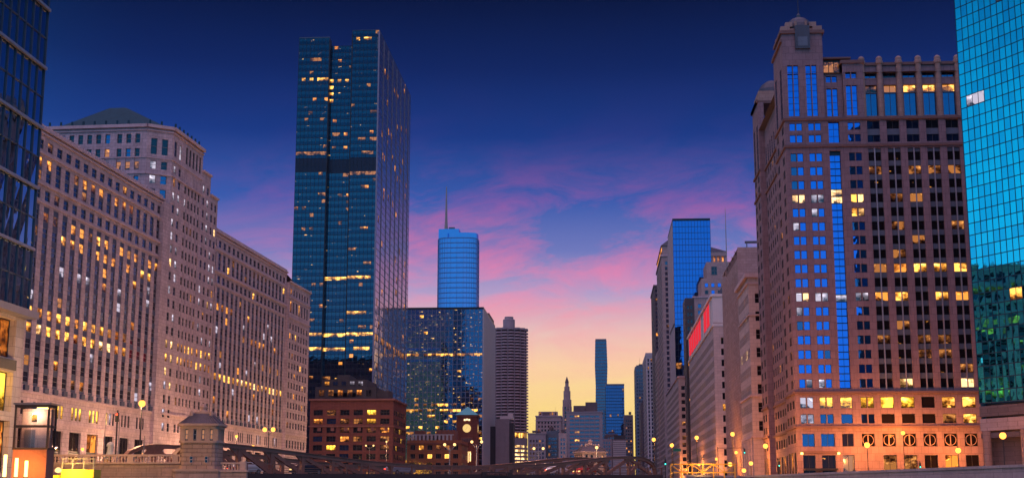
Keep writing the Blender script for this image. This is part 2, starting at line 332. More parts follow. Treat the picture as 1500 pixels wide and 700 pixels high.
class Bld:
    def __init__(s, name, label, cat, x, y, rz=0.0, group=None, z=0.0):
        s.root = tag(empty(name, (x, y, z), rz), label, cat, group); s.parts = {}; s.wins = []; s.rz = rz; s.x = x; s.y = y; s.panes = []
    def p(s, name, mat):
        if name not in s.parts: s.parts[name] = (MB(), mat)
        return s.parts[name][0]
    def facade(s, o, d, L, z0, z1, cols, rows, dep=.5, st=None, wall=('wall', 'limestone'), frame='window_frame', nx=1, nz=2, fr=.09, span=None, sdep=.25):
        mb = s.p(*wall); dx, dy = d; n = (dy, -dx)
        def P(u, z, k=0.0): return (o[0] + dx*u - n[0]*k, o[1] + dy*u - n[1]*k, z)
        def Q(u0, u1, a, b, k=0.0, m=mb):
            if u1 - u0 > 1e-4 and b - a > 1e-4: m.quad(P(u0, a, k), P(u1, a, k), P(u1, b, k), P(u0, b, k))
        u = 0.0
        for ci, (c0, c1) in enumerate(cols):
            Q(u, c0, z0, z1); u = c1; z = z0
            for ri, row in enumerate(rows):
                a, b = row[0], row[1]
                if st and st(ci, ri, 0) is None: continue
                Q(c0, c1, z, a); z = b
                mb.quad(P(c0, a), P(c0, b), P(c0, b, dep), P(c0, a, dep)); mb.quad(P(c1, a), P(c1, a, dep), P(c1, b, dep), P(c1, b))
                mb.quad(P(c0, a), P(c0, a, dep), P(c1, a, dep), P(c1, a)); mb.quad(P(c0, b), P(c1, b), P(c1, b, dep), P(c0, b, dep))
                subs = row[2] if len(row) > 2 else [(a, b)]
                zz = a
                for k, (wa, wb) in enumerate(subs):
                    if wa - zz > .02 and span: Q(c0, c1, zz, wa, sdep, s.p(*span)); s._lip(P, c0, c1, zz, wa, sdep, dep, s.p(*span))
                    zz = wb
                    m = st(ci, ri, k) if st else 'glass_dark'
                    s.wins.append((P(c0, wa, dep), math.atan2(dy, dx), c1 - c0, wb - wa, nx, nz, fr, frame, m))
                if b - zz > .02 and span: Q(c0, c1, zz, b, sdep, s.p(*span)); s._lip(P, c0, c1, zz, b, sdep, dep, s.p(*span))
            Q(c0, c1, z, z1)
        Q(u, L, z0, z1)
    def _lip(s, P, c0, c1, a, b, k0, k1, m):
        m.quad(P(c0, a, k0), P(c0, a, k1), P(c1, a, k1), P(c1, a, k0)); m.quad(P(c0, b, k0), P(c1, b, k0), P(c1, b, k1), P(c0, b, k1))
    def obox(s, part, o, d, u0, u1, k0, k1, z0, z1):
        """box along a wall: u along it, k outwards"""
        dx, dy = d; n = (dy, -dx)
        P = lambda u, k, z: (o[0] + dx*u + n[0]*k, o[1] + dy*u + n[1]*k, z)
        s.p(*part).hexa([P(u0, k1, z0), P(u1, k1, z0), P(u1, k0, z0), P(u0, k0, z0), P(u0, k1, z1), P(u1, k1, z1), P(u1, k0, z1), P(u0, k0, z1)])
    def plain(s, o, d, L, z0, z1, wall=('wall', 'limestone')):
        e = (o[0] + d[0]*L, o[1] + d[1]*L); s.p(*wall).quad((*o, z0), (*e, z0), (*e, z1), (*o, z1))
    def roof(s, poly, z, part=('roof', 'roof_gravel')):
        m = s.p(*part); n = len(m.v); m.v += [(x, y, z) for x, y in poly]; m.f.append(tuple(range(n, n + len(poly)))); m.m.append(0)
    def curtain(s, o, d, L, z0, z1, nu, nz, mat, mull=('mullion', 'mullion'), mw=.12, mp=.14, tw=.12, every=1, tilt=.0, tevery=1):
        """glass wall: single panes between upright mullions and level transoms"""
        dx, dy = d; n = (dy, -dx); du = L / nu; dz = (z1 - z0) / nz
        P = lambda u, z, k=0.0: (o[0] + dx*u + n[0]*k, o[1] + dy*u + n[1]*k, z)
        for i in range(nu):
            for j in range(nz):
                m = mat(i, j)
                if m: s.panes.append((P(i*du, z0 + j*dz), math.atan2(dy, dx), du, dz, m, tilt))
        for i in range(0, nu + 1, every): s.obox(mull, o, d, i*du - mw/2, i*du + mw/2, -.05, mp, z0, z1)
        for j in range(0, nz + 1, tevery): s.obox((mull[0].replace('mullion', 'transom').replace('fin', 'transom'), mull[1]), o, d, 0, L, -.05, mp * .7, z0 + j*dz - tw/2, z0 + j*dz + tw/2)
    def finish(s, nobj=300, npane=0, kinds=()):
        cr, sr = math.cos(s.rz), math.sin(s.rz)
        def dist(w): x, y, z = w[0]; X = s.x + cr*x - sr*y; Y = s.y + sr*x + cr*y; return (X-CAM[0])**2 + (Y-CAM[1])**2 + (z-CAM[2])**2
        ws = sorted(s.wins, key=dist); cache = {}
        for w in ws[:nobj]:
            pos, ang, ww, hh, nx, nz, fr, fm, m = w
            key = (round(ww, 2), round(hh, 2), nx, nz, fr, fm)
            if key not in cache:
                mb = MB(); window_geo(mb, ww, hh, nx, nz, fr); cache[key] = mb.mesh('window', [fm, 'glass_dark'])
            o = bpy.data.objects.new('window', cache[key]); COL.objects.link(o); o.parent = s.root; o.location = pos
            o.rotation_euler = (R(random.gauss(0, .25)), 0, ang + R(random.gauss(0, .25)))
            o.material_slots[1].link = 'OBJECT'; o.material_slots[1].material = M[m]
        if ws[nobj:]:
            mb = MB(); mats = sorted({w[7] for w in ws[nobj:]} | {w[8] for w in ws[nobj:]})
            for pos, ang, ww, hh, nx, nz, fr, fm, m in ws[nobj:]:
                ca, sa = math.cos(ang), math.sin(ang)
                T = lambda p: (pos[0] + ca*p[0] - sa*p[1], pos[1] + sa*p[0] + ca*p[1], pos[2] + p[2])
                window_geo(mb, ww, hh, nx, nz, fr, T=T, mp=mats.index(m), mf=mats.index(fm))
            mb.build('window', mats, s.root)['kind'] = 'stuff'
        ps = sorted(s.panes, key=dist) if npane else s.panes; cache = {}
        for pos, ang, ww, hh, m, tl in ps[:npane]:
            key = (round(ww, 2), round(hh, 2))
            if key not in cache:
                mb = MB(); mb.box(.0, ww, 0, .04, 0, hh); cache[key] = mb.mesh('pane', ['glass_dark'])
            o = bpy.data.objects.new('pane', cache[key]); COL.objects.link(o); o.parent = s.root; o.location = pos
            o.rotation_euler = (R(random.gauss(0, tl)), 0, ang + R(random.gauss(0, tl)))
            o.material_slots[0].link = 'OBJECT'; o.material_slots[0].material = M[m]
        if ps[npane:]:
            mb = MB(); mats = sorted({q[4] for q in ps[npane:]})
            for pos, ang, ww, hh, m, tl in ps[npane:]:
                ca, sa = math.cos(ang), math.sin(ang); a, b, c, e = (random.gauss(0, tl) * .0175 * ww for _ in range(4))
                P = lambda u, z, k: (pos[0] + ca*u - sa*k, pos[1] + sa*u + ca*k, pos[2] + z)
                mb.quad(P(0, 0, a), P(ww, 0, b), P(ww, hh, c), P(0, hh, e), mats.index(m))
            mb.build('pane', mats, s.root)['kind'] = 'stuff'
        for name, (mb, mat) in s.parts.items():
            o = mb.build(name.split('#')[0], mat, s.root)
            if name.split('#')[0] in kinds: o['kind'] = 'stuff'
        return s.root
def grid(a, pitch, w, n): return [(a + i*pitch, a + i*pitch + w) for i in range(n)]
def pick(*pairs):
    r = random.random(); t = 0
    for m, p in pairs:
        t += p
        if r < t: return m
    return pairs[-1][0]

# ================================================================== ground, river
def flat(name, poly, z, mat, thick=None):
    mb = MB()
    if thick: mb.prism(poly, z - thick, z)
    else:
        mb.v = [(x, y, z) for x, y in poly]; mb.f = [tuple(range(len(poly)))]; mb.m = [0]
    return struct(mb.build(name, mat))
m, t, out = newmat('water')
g = N(t, 'ShaderNodeBsdfPrincipled', inp={'Base Color': (.01, .02, .03, 1), 'Roughness': .08, 'IOR': 1.33})
nz_ = N(t, 'ShaderNodeTexNoise', inp={'Scale': .5, 'Detail': 5.0}); geo_ = N(t, 'ShaderNodeNewGeometry'); lk(t, geo_.outputs['Position'], nz_.inputs['Vector'])
bn_ = N(t, 'ShaderNodeBump', inp={'Strength': .5, 'Distance': .3}); lk(t, nz_.outputs[0], bn_.inputs['Height']); lk(t, bn_.outputs[0], g.inputs['Normal']); lk(t, g.outputs[0], out.inputs[0])
flat('ground', [(-6000, -3000), (6000, -3000), (6000, 9000), (-6000, 9000)], -8.0, 'asphalt')
flat('river', [(-120, -400), (120, -400), (120, 1050), (-120, 1050)], -6.0, 'water')
flat('bank_left', [(-4000, 152.5), (-46.4, 152.5), (-58, 190), (-78, 262), (-78, 470), (-60, 540), (-54, 700), (-44, 860), (-38, 1000), (24, 1052), (24, 1060), (24, 6000), (-4000, 6000)], 0.0, 'paving', 7.5)
flat('bank_corner', [(-4000, -400), (-50, -400), (-50, 128), (-58.5, 152.4), (-4000, 152.4)], -1.6, 'paving', 6.0)
flat('bank_right', [(4000, -400), (66, -400), (66, 132), (54.5, 175), (27.5, 271), (16, 257), (9, 236), (3, 246), (12, 270), (25, 300), (25, 6000), (4000, 6000)], 0.0, 'paving', 7.5)
flat('street_right', [(60, 176), (36, 262), (30, 300), (30, 3000), (41, 3000), (41, 322), (66, 322), (66, 240), (90, 180)], .004, 'asphalt')
flat('street_left', [(-100, 158), (-62, 158), (-84, 262), (-84, 480), (-66, 545), (-64, 690), (-74, 690), (-78, 560), (-98, 500), (-100, 262)], .004, 'asphalt')

# ================================================================== large stone block on the left (two wings, a corner-cut tower, end pavilion)
b = Bld('stone_block', 'huge limestone block with window strips and a corner-cut tower under a green roof', 'building', -113.3, 256, R(-2.81))
EU = (0, 1)
ZT = 70.5
def mart_zone(u0, u1, cols, side):
    L = u1 - u0; o = (0, u0)
    wins = [(19.2 + k*3.28, 21.3 + k*3.28) for k in range(11)]
    lit_cols = set(range(0, 15)) if side == 'L' else set(range(0, 20))
    def st(ci, ri, k):
        if ri == 0:
            if k == 3 and (side == 'R' or ci < 13): return pick(('lit_gold', .62), ('lit_cream', .2), ('lit_amber', .18))
            if side == 'L' and k == 4 and ci < 13: return pick(('lit_gold', .5), ('lit_amber', .3), ('lit_dim', .2))
            if side == 'L' and k in (9, 10): return pick(('lit_amber', .30), ('lit_gold', .15), ('lit_dim', .15), ('glass_mart', .4))
            if side == 'R' and k == 9 and ci < 6: return pick(('lit_amber', .7), ('glass_mart', .3))
            if side == 'R' and k == 7 and 9 <= ci <= 12: return 'lit_amber'
            return pick(('lit_amber', .035), ('lit_dim', .06), ('lit_white', .06), ('glass_mart', .845))
        if ri == 2 and side == 'L' and k == 1: return pick(('lit_amber', .6), ('lit_dim', .2), ('glass_mart', .2)) if ci < 13 else 'glass_mart'
        return pick(('lit_gold', .03), ('lit_dim', .04), ('glass_mart', .93))
    b.facade(o, EU, L, 17.2, ZT, cols, [(18.7, 55.2, wins), (56.4, 58.5), (60.2, 65.0, [(60.2, 62.3), (62.9, 65.0)]), (66.6, 68.6)],
             dep=.22, st=st, span=('spandrel', 'mart_spandrel'), sdep=.14, nx=1, nz=2)
    nm = int(L // 9.0); tr = []
    for i in range(nm): tr += [(2.0 + i*9 + j*1.9, 3.2 + i*9 + j*1.9) for j in range(3)]
    b.facade(o, EU, L, 11.6, 17.2, tr, [(12.8, 15.6)], dep=.2, nx=1, nz=1,
             st=lambda ci, ri, k: ('lit_yellow' if side == 'L' and 6 <= ci < 15 else ('lit_cream' if side == 'L' and ci == 15 else pick(('lit_white', .08), ('glass_mart', .92)))))
    b.facade(o, EU, L, 0, 11.6, [(1.6 + i*9, 7.4 + i*9) for i in range(nm)], [(.4, 10.4, [(.4, 5.4), (6.4, 10.4)])], dep=.5, nx=2, nz=1, span=('shop_band', 'window_frame_dark'), sdep=.4, frame='window_frame_dark',
             st=lambda ci, ri, k: ((pick(('lit_shop', .8), ('glass_room', .2)) if k == 1 else pick(('lit_dim', .5), ('glass_room', .5))) if side == 'L' and 3 <= ci <= 5 else 'glass_room'))
    for zc, h, pr_ in ((11.5, .35, .25), (17.0, .4, .35), (55.6, .35, .25), (59.2, .45, .45), (65.5, .45, .35), (69.6, .35, .35), (70.4, .5, .55)):
        b.obox(('cornice', 'limestone_trim'), o, EU, 0, L, 0.02, pr_, zc, zc + h)
    for c0, c1 in cols:   # corbels under each strip
        b.obox(('corbel', 'mart_spandrel'), o, EU, c0 + .3, c1 - .3, -.3, .45, 17.6, 18.6)
    for i in range(int(L / 1.5)): b.obox(('parapet_crest', 'limestone_trim'), o, EU, i*1.5 + .3, i*1.5 + 1.2, .05, .35, 70.9, 71.5)
colsL = grid(1.5, 4.4, 2.4, 17); colsR = grid(1.1, 4.13, 2.3, 18)
mart_zone(0, 76, colsL, 'L'); mart_zone(114.5, 190, colsR, 'R')
b.plain((-95, 0), (1, 0), 95, 0, ZT); b.plain((-4.4, 224.2), (-1, 0), 90.6, 0, 67.5); b.plain((-95, 219), (0, -1), 219, 0, ZT)
b.roof([(-95, 0), (0, 0), (0, 190), (-4, 219), (-95, 219)], 70.2)
# end pavilion, a little proud, cut corner
def pav_st(ci, ri, k): return pick(('lit_amber', .08), ('lit_gold', .04), ('glass_mart', .88))
pr_rows = [(12.8, 15.4)] + [(19.2 + k*3.28, 21.3 + k*3.28) for k in range(11)] + [(57.5, 61.5), (63.5, 65.6)]
b.facade((1.0, 190), EU, 27, 0, 67.5, grid(1.6, 3.5, 1.8, 7), pr_rows, dep=.2, st=pav_st)
b.facade((1.0, 217), (-.6, .8), 9, 0, 67.5, [(1.6, 3.1), (5.6, 7.1)], pr_rows, dep=.2, st=lambda ci, ri, k: 'lit_gold' if ri == 4 else pav_st(ci, ri, k))
b.plain((0, 190), (1, 0), 1.0, 0, 67.5)
for z, h, p_ in ((11.5, .35, .25), (17, .4, .3), (55.6, .4, .35), (62.4, .4, .3), (67.3, .6, .6)):
    b.obox(('cornice', 'limestone_trim'), (1.0, 190), EU, 0, 27, .02, p_, z, z + h); b.obox(('cornice', 'limestone_trim'), (1.0, 217), (-.6, .8), 0, 9, .02, p_, z, z + h)
b.roof([(-30, 190), (1, 190), (1, 217), (-4.4, 224.2), (-30, 224.2)], 67.4)
b.p('pavilion_roof', 'copper_green').prism([(-24, 192), (-3, 192), (-3, 210), (-8, 215), (-24, 215)], 67.4, 74.5, top=[(-15, 200), (-12, 200), (-12, 204), (-13, 205), (-15, 205)])
# tower
tz = [13 + k*3.45 for k in range(22)]
def tw_st(hot):
    def f(ci, ri, k):
        if ri in hot: return pick(('lit_gold', .55), ('lit_amber', .3), ('lit_cream', .15))
        return pick(('lit_white', .30), ('lit_dim', .05), ('lit_cream', .04), ('glass_mart', .51))
    return f
def tw_dark(hot):
    def f(ci, ri, k):
        if ri == 0 and k in hot: return pick(('lit_gold', .6), ('lit_amber', .4))
        return pick(('lit_white', .05), ('lit_dim', .05), ('glass_mart', .9))
    return f
rows_s = [(z, z + 2.1) for z in tz if z < 80]
def strip_rows(top): return [(19.5, top, [(z, z + 2.1) for z in tz if 19.8 < z and z + 2.1 < top]), ]
TX = .9; ZE = 90.0; WX = -31.0
b.facade((TX, 78), EU, 9.2, 0, ZE, [(1.3, 3.0), (4.9, 6.6)], rows_s + [(83, 87.0)], dep=.22, st=tw_st((5, 6)))
b.facade((TX, 87.2), EU, 13.8, 0, ZE, grid(.6, 2.6, 1.5, 5), [(13, 15.1), (19.5, 80.5, [(z, z + 2.1) for z in tz if 19.8 < z < 78]), (83, 87.6)], dep=.28,
         st=lambda ci, ri, k: ((pick(('lit_gold', .7), ('lit_amber', .3)) if k in (3, 4) else pick(('lit_dim', .06), ('lit_white', .04), ('glass_mart', .9))) if ri == 1 else 'glass_mart'), span=('tower_spandrel', 'limestone_trim'), sdep=.13)
b.facade((TX, 101), EU, 7.0, 0, 84.5, [(.9, 2.5), (4.3, 5.9)], rows_s, dep=.22, st=tw_st((5, 6)))
b.facade((TX, 108), EU, 6.5, 0, 79.3, [(.8, 2.4), (3.9, 5.5)], rows_s[:-1], dep=.22, st=tw_st((5, 6)))
cs = math.hypot(5.4, 4); cd_ = (5.4 / cs, 4 / cs); WL = TX - 5.4 - WX
b.facade((TX - 5.4, 74), cd_, cs, 70, ZE, [(1.1, 2.7), (3.9, 5.5)], [(71.4, 73.6), (75, 77.2), (78.8, 80.9), (82.6, 86.8)], dep=.35, st=lambda ci, ri, k: pick(('lit_white', .3), ('glass_blue_dim', .3), ('glass_mart', .4)))
b.facade((WX, 74), (1, 0), WL, 70, ZE, [(1.0 + 2.4*i_, 2.3 + 2.4*i_) for i_ in range(7)] + [(18.6, 19.9), (21.0, 22.3), (23.4, 24.7)],
         [(71.4, 73.4), (74.8, 76.8), (78.4, 84.0, [(78.4, 80.6), (81.8, 84.0)]), (85.4, 87.8)], dep=.4, st=lambda ci, ri, k: ('lit_dim' if ri == 2 and k == 0 and ci > 6 else pick(('lit_dim', .08), ('glass_blue_dim', .35), ('glass_mart', .57))), span=('tower_spandrel', 'mart_spandrel'))
b.plain((WX, 104), (0, -1), 30, 70, ZE); b.plain((TX - 5.4, 74), (1, 0), 5.4, 0, 70); b.plain((TX, 74), EU, 4, 0, 70)
b.plain((TX, 101), (-1, 0), TX - WX, 70, ZE); b.plain((TX, 108), (-1, 0), 29, 70, 84.5); b.plain((TX, 114.5), (-1, 0), 29, 0, 79.3)
b.roof([(-28, 108), (TX, 108), (TX, 114.5), (-28, 114.5)], 79.1); b.roof([(-28, 101), (TX, 101), (TX, 108), (-28, 108)], 84.3)
for o_, d_, L_ in (((WX, 74), (1, 0), WL), ((TX - 5.4, 74), cd_, cs), ((TX, 78), EU, 23)):
    for z, h, p_ in ((77.3, .35, .3), (81.5, .3, .25), (88.6, .35, .35), (89.4, .8, .75)): b.obox(('cornice', 'limestone_trim'), o_, d_, 0, L_, .02, p_, z, z + h)
    for i in range(int(L_ / 3)): b.obox(('acroterion', 'copper_green'), o_, d_, i*3 + .3, i*3 + .7, .1, .5, 90.2, 91.3)
for o_, L_, z in (((TX, 101), 7.0, 84.1), ((TX, 108), 6.5, 78.9), ((TX, 78), 36.5, 17)): b.obox(('cornice', 'limestone_trim'), o_, EU, 0, L_, .02, .5, z, z + .5)
b.p('tower_roof', 'copper_green').prism([(WX + 1, 75), (-5, 75), (-.2, 78.6), (-.2, 100), (WX + 1, 100)], 90.0, 98.4, top=[(-20, 86), (-16, 86), (-15.5, 86.5), (-15.5, 90), (-20, 90)])
b.obox(('arch_panel', 'limestone_trim'), (TX, 78), EU, 3, 9, .02, .2, .2, 9.6)
b.finish(300, kinds=('spandrel', 'shop_band', 'corbel', 'parapet_crest', 'acroterion', 'tower_spandrel', 'cornice'))

# ================================================================== glass office building at the left edge
b = Bld('glass_office', 'dark blue glass office building over a pale stone base with orange lit windows', 'building', -64.2, 96)
def lg(i, j): return 'glass_left'
b.curtain((0, 0), EU, 53, 17.4, 78, 27, 17, lg, ('mullion', 'mullion'), mw=.13, mp=.16, tw=.14, tilt=.25)
for j in range(0, 18, 2): b.obox(('ledge', 'mullion_silver'), (0, 0), EU, 0, 53, .1, .42, 17.3 + j*60.6/17 - .16, 17.3 + j*60.6/17 + .16)
b.obox(('ledge', 'mullion_silver'), (0, 0), EU, -.3, 53.5, -.2, 1.1, 16.5, 17.3)
b.facade((-.25, 0), EU, 53, -1.7, 16.5, [(2, 11), (13, 22), (24, 33), (35, 50.8)], [(-.6, 5.0), (6.0, 10.3), (11.8, 16.1)], dep=.8, nx=5, nz=1, fr=.12, frame='window_frame_dark', wall=('wall', 'pale_stone'),
         st=lambda ci, ri, k: ('lit_shop', 'lit_yellow', 'lit_shop')[ri])
b.obox(('louvre', 'charcoal_panel'), (0, 0), EU, 35, 50.8, -.1, .05, 10.5, 11.6)
b.plain((-40, 0), (1, 0), 40, -1.7, 78, ('wall', 'pale_stone')); b.plain((-.25, 53), (-1, 0), 40, -1.7, 17, ('wall', 'pale_stone')); b.plain((-40.25, 53), (0, -1), 53, -1.7, 78, ('wall', 'pale_stone'))
b.curtain((0, 53), (-1, 0), 40, 17.4, 78, 20, 17, lg, ('mullion#b', 'mullion'), tilt=.25)
b.roof([(-40, 0), (0, 0), (0, 53), (-40, 53)], 78)
b.finish(60, npane=170, kinds=('mullion', 'transom'))

# ================================================================== tall glass tower with three bays
b = Bld('glass_tower', 'tallest slim blue glass tower with three bays and a silver finned side', 'skyscraper', -137.6, 600)
EX = (1, 0)
FP = 3.2; NF = 64; Z0 = 5.0
TOPS = (207, 203.5, 210)
BAYS = ((0.0, 14.4, 0.0), (14.4, 25.0, 3.0), (25.0, 37.6, 0.0))
litfl = {}
def bay_mat(bi, j):
    fl = j // 2; up = j % 2
    y = Z0 + fl * FP
    return fl, up, y
for bi, (u0, u1, rec) in enumerate(BAYS):
    nf = int((TOPS[bi] - Z0) / FP); nu = round((u1 - u0) / 1.75)
    bright = {}
    for fl in range(nf):
        k = random.random()
        bright[fl] = (random.randrange(nu), random.randrange(2, nu + 1)) if k < .5 else None
    full = {19: 1.0, 18: 0}
    def mat(i, j, bi=bi, bright=bright, nu=nu):
        fl = j // 2
        if fl in (43, 44): return 'louvre'
        if j % 2 == 0: return 'glass_tower_span'
        if fl == 19: return 'lit_floor'
        if fl == 17 and (bi != 2 or 1 < i < 6): return 'lit_floor'
        if bi == 2 and fl in (27, 22): return 'lit_floor' if i < nu - (1 if fl == 27 else 2) else 'glass_tower'
        if bi == 1 and fl in (27,): return 'lit_floor'
        if fl == 42 and bi == 2 or fl == 45 and bi == 0: return 'lit_dim'
        if fl == 56 and bi < 2: return pick(('lit_floor', .6), ('glass_tower', .4))
        if bi == 1 and fl in (53, 54, 55) and i == 0: return 'lit_gold'
        if bi == 2 and fl == 62: return pick(('lit_floor', .4), ('glass_tower', .6))
        r = bright[fl]
        if r and r[0] <= i < r[0] + r[1]: return pick(('lit_dim', .30), ('lit_amber', .08), ('glass_tower', .62))
        return 'glass_tower'
    b.curtain((u0, rec), EX, u1 - u0, Z0, Z0 + nf*FP, nu, nf*2, mat, ('mullion', 'mullion_dark'), mw=.10, mp=.15, tw=.16, tilt=.12, tevery=2)
    b.obox(('parapet', 'mullion'), (u0, rec), EX, 0, u1 - u0, -.5, .05, Z0 + nf*FP + .1, TOPS[bi])
for u, z in ((14.4, 206), (25.0, 208)):
    b.p('wall', 'mullion_dark').box(u - .25, u + .25, -.05, 4, 0, z)
NS = 40
def smat(i, j):
    fl = j
    if fl in (19,): return pick(('lit_dim', .6), ('glass_south', .4))
    return pick(('lit_dim', .03), ('lit_amber', .012), ('glass_south', .958))
b.curtain((37.6, 0), EU, 106, Z0, Z0 + NF*FP, 38, NF, smat, ('fin', 'mullion_lilac'), mw=.14, mp=.05, tw=.34, tilt=.25)
for i in range(8):   # tall fins, each standing a little higher than the last
    b.obox(('edge_fin', 'mullion_lilac'), (37.6, 0), EU, i*14 - .2, i*14 + .25, -.4, .25, Z0, 209.5 - 0.2*i)
for i in range(7): b.p('screen_wall', 'mullion').box(36.6, 37.5, i*14, i*14 + 9.5, 200, 209 - .2*i)
b.plain((0, 106), (0, -1), 106, 0, 207, ('wall', 'mullion_dark')); b.curtain((37.6, 106), (-1, 0), 37.6, Z0, Z0 + NF*FP, 18, NF, lambda i, j: 'glass_clark', ('mullion#back', 'mullion_dark'))
b.roof([(0, 3), (37.4, 3), (37.4, 106), (0, 106)], 202.5)
b.finish(0, kinds=('mullion', 'transom', 'fin'))

# ================================================================== generic masonry block
def block(name, label, cat, x, y, w, d, h, side, wall, pitch, ww, fp, wh, gl=None, lits=(), dep=.4, z0w=4.0, nobj=0, corn=None, trim='limestone_trim', group=None, nx=1, nz=1, frame='window_frame', spitch=None, sww=None, top=None, fr=.1, fin=True, base=None):
    b = Bld(name, label, cat, x, y, 0, group); gl = gl or 'glass_dark'
    wl = ('wall', wall); top = h - 2.0 if top is None else top
    rows = []; z = z0w
    while z + wh < top: rows.append((z, z + wh)); z += fp
    def st(ci, ri, k):
        r = random.random(); t = 0
        for m, p in lits:
            t += p
            if r < t: return m
        return gl
    def cols(L, p, q):
        n = max(1, int((L - .8) / p)); a = (L - (n - 1)*p - q) / 2; return grid(a, p, q, n)
    b.facade((0, 0), EX, w, 0, h, cols(w, pitch, ww), rows, dep=dep, st=st, wall=wl, nx=nx, nz=nz, frame=frame, fr=fr)
    sp = spitch or pitch; sw = sww or ww
    if side > 0:
        b.facade((w, 0), EU, d, 0, h, cols(d, sp, sw), rows, dep=.12, st=st, wall=wl, nx=nx, nz=nz, frame=frame, fr=fr); b.plain((0, d), (0, -1), d, 0, h, wl)
    else:
        b.facade((0, d), (0, -1), d, 0, h, cols(d, sp, sw), rows, dep=.07, st=st, wall=wl, nx=nx, nz=nz, frame=frame, fr=fr); b.plain((w, 0), EU, d, 0, h, wl)
    b.plain((w, d), (-1, 0), w, 0, h, wl); b.roof([(0, 0), (w, 0), (w, d), (0, d)], h - .05)
    for z, hh, p in corn or ():
        b.p('cornice#%g' % z, trim).box(-p, w + p, -p, d + p, z, z + hh)
    if h < 60 or y > 900:
        for i_ in range(2):
            px_ = w*random.uniform(.1, .55); b.p('roof_plant#%d' % i_, 'dark_stone').box(px_, px_ + w*.28, 2 + i_*4, 7 + i_*4, h + .9, h + random.uniform(2.0, 4.2))
        b.p('aerial', 'pole_dark').lathe([(.12, h), (.05, h + random.uniform(5, 10))], 6, w*random.uniform(.3, .8), 3)
    if fin: b.finish(nobj)
    return b

# brick loft building below the glass tower
b = block('brick_loft', 'dark red brick loft building with wide windows under a charcoal roof storey', 'building', -115, 540, 33.4, 36, 35.2, 1, 'brick_red', 5.35, 3.7, 3.45, 2.15,
    gl='glass_dark', lits=(('lit_amber', .07), ('lit_yellow', .08), ('lit_dim', .16), ('glass_blue_dim', .08)), z0w=1.2, top=34.4, nobj=300, nx=3, nz=2, fr=.12, frame='window_frame_dark', spitch=4.6, sww=3.0, fin=False)
for z, h, p in ((34.6, .7, .6), (24.2, .5, .35)): b.p('cornice#%g' % z, 'brick_trim').box(-p, 33.4 + p, -p, 36 + p, z, z + h)
for i in range(6): b.obox(('capital', 'brick_trim'), (0, 0), EX, 1.0 + i*5.35 + 2.2, 1.0 + i*5.35 + 3.6, .02, .2, 22.6, 24.0)
cm = b.p('roof_storey', 'charcoal_panel')
cm.box(1.5, 26, 2, 30, 35.3, 40.2); cm.box(4, 22, 3, 28, 40.2, 43.2); cm.box(26, 31, 3, 14, 35.3, 38.6); cm.box(10, 15, 3, 18, 43.2, 45)
for i in range(6): b.wins.append(((3 + i*3.8, 1.9, 36.4), 0, 2.2, 2.6, 2, 1, .1, 'window_frame_dark', pick(('lit_amber', .35), ('lit_dim', .3), ('glass_dark', .35))))
for i in range(5): b.wins.append(((5 + i*3.4, 2.9, 40.8), 0, 2.0, 1.7, 2, 1, .1, 'window_frame_dark', pick(('lit_gold', .25), ('lit_white', .2), ('glass_blue_dim', .3), ('glass_dark', .25))))
b.finish(300, kinds=('capital',))

# wide dark office slab with white uprights
b = Bld('office_slab', 'wide dark blue office slab with pale uprights and rows of lit floors', 'building', -113.5, 800)
NF2 = 32; fh = 3.26
hot = {8: .6, 9: .55, 10: .3, 12: .4, 13: .9, 14: .5, 4: .8, 23: .9, 5: .4, 3: .4, 11: .2, 15: .2, 27: .08, 30: .05}
def cm_(i, j):
    fl = j // 2
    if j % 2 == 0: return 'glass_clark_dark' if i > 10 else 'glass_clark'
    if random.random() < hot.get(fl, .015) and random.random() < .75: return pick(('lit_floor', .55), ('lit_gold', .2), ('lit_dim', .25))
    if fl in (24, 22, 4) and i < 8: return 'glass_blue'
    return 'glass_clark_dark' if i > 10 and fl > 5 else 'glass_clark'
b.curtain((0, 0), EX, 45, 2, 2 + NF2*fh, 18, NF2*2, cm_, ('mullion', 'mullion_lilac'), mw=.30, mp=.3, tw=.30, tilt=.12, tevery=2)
b.curtain((45, 0), EU, 90, 2, 2 + NF2*fh, 36, NF2, lambda i, j: pick(('lit_dim', .02), ('glass_south', .98)), ('fin', 'fin_silver'), mw=.5, mp=.7, tw=.6, tilt=.1)
b.p('parapet', 'mullion_dark').box(-.3, 45.6, -.3, 90, 2 + NF2*fh, 2 + NF2*fh + 1.2)
b.plain((0, 90), (0, -1), 90, 0, 106, ('wall', 'mullion_dark')); b.plain((45, 90), (-1, 0), 45, 0, 106, ('wall', 'mullion_dark')); b.plain((0, 0), EX, 45, 0, 2, ('wall', 'mullion_dark'))
b.p('penthouse', 'charcoal_panel').box(30, 44, 60, 100, 104, 112)
b.finish(0, kinds=('mullion', 'transom', 'fin'))

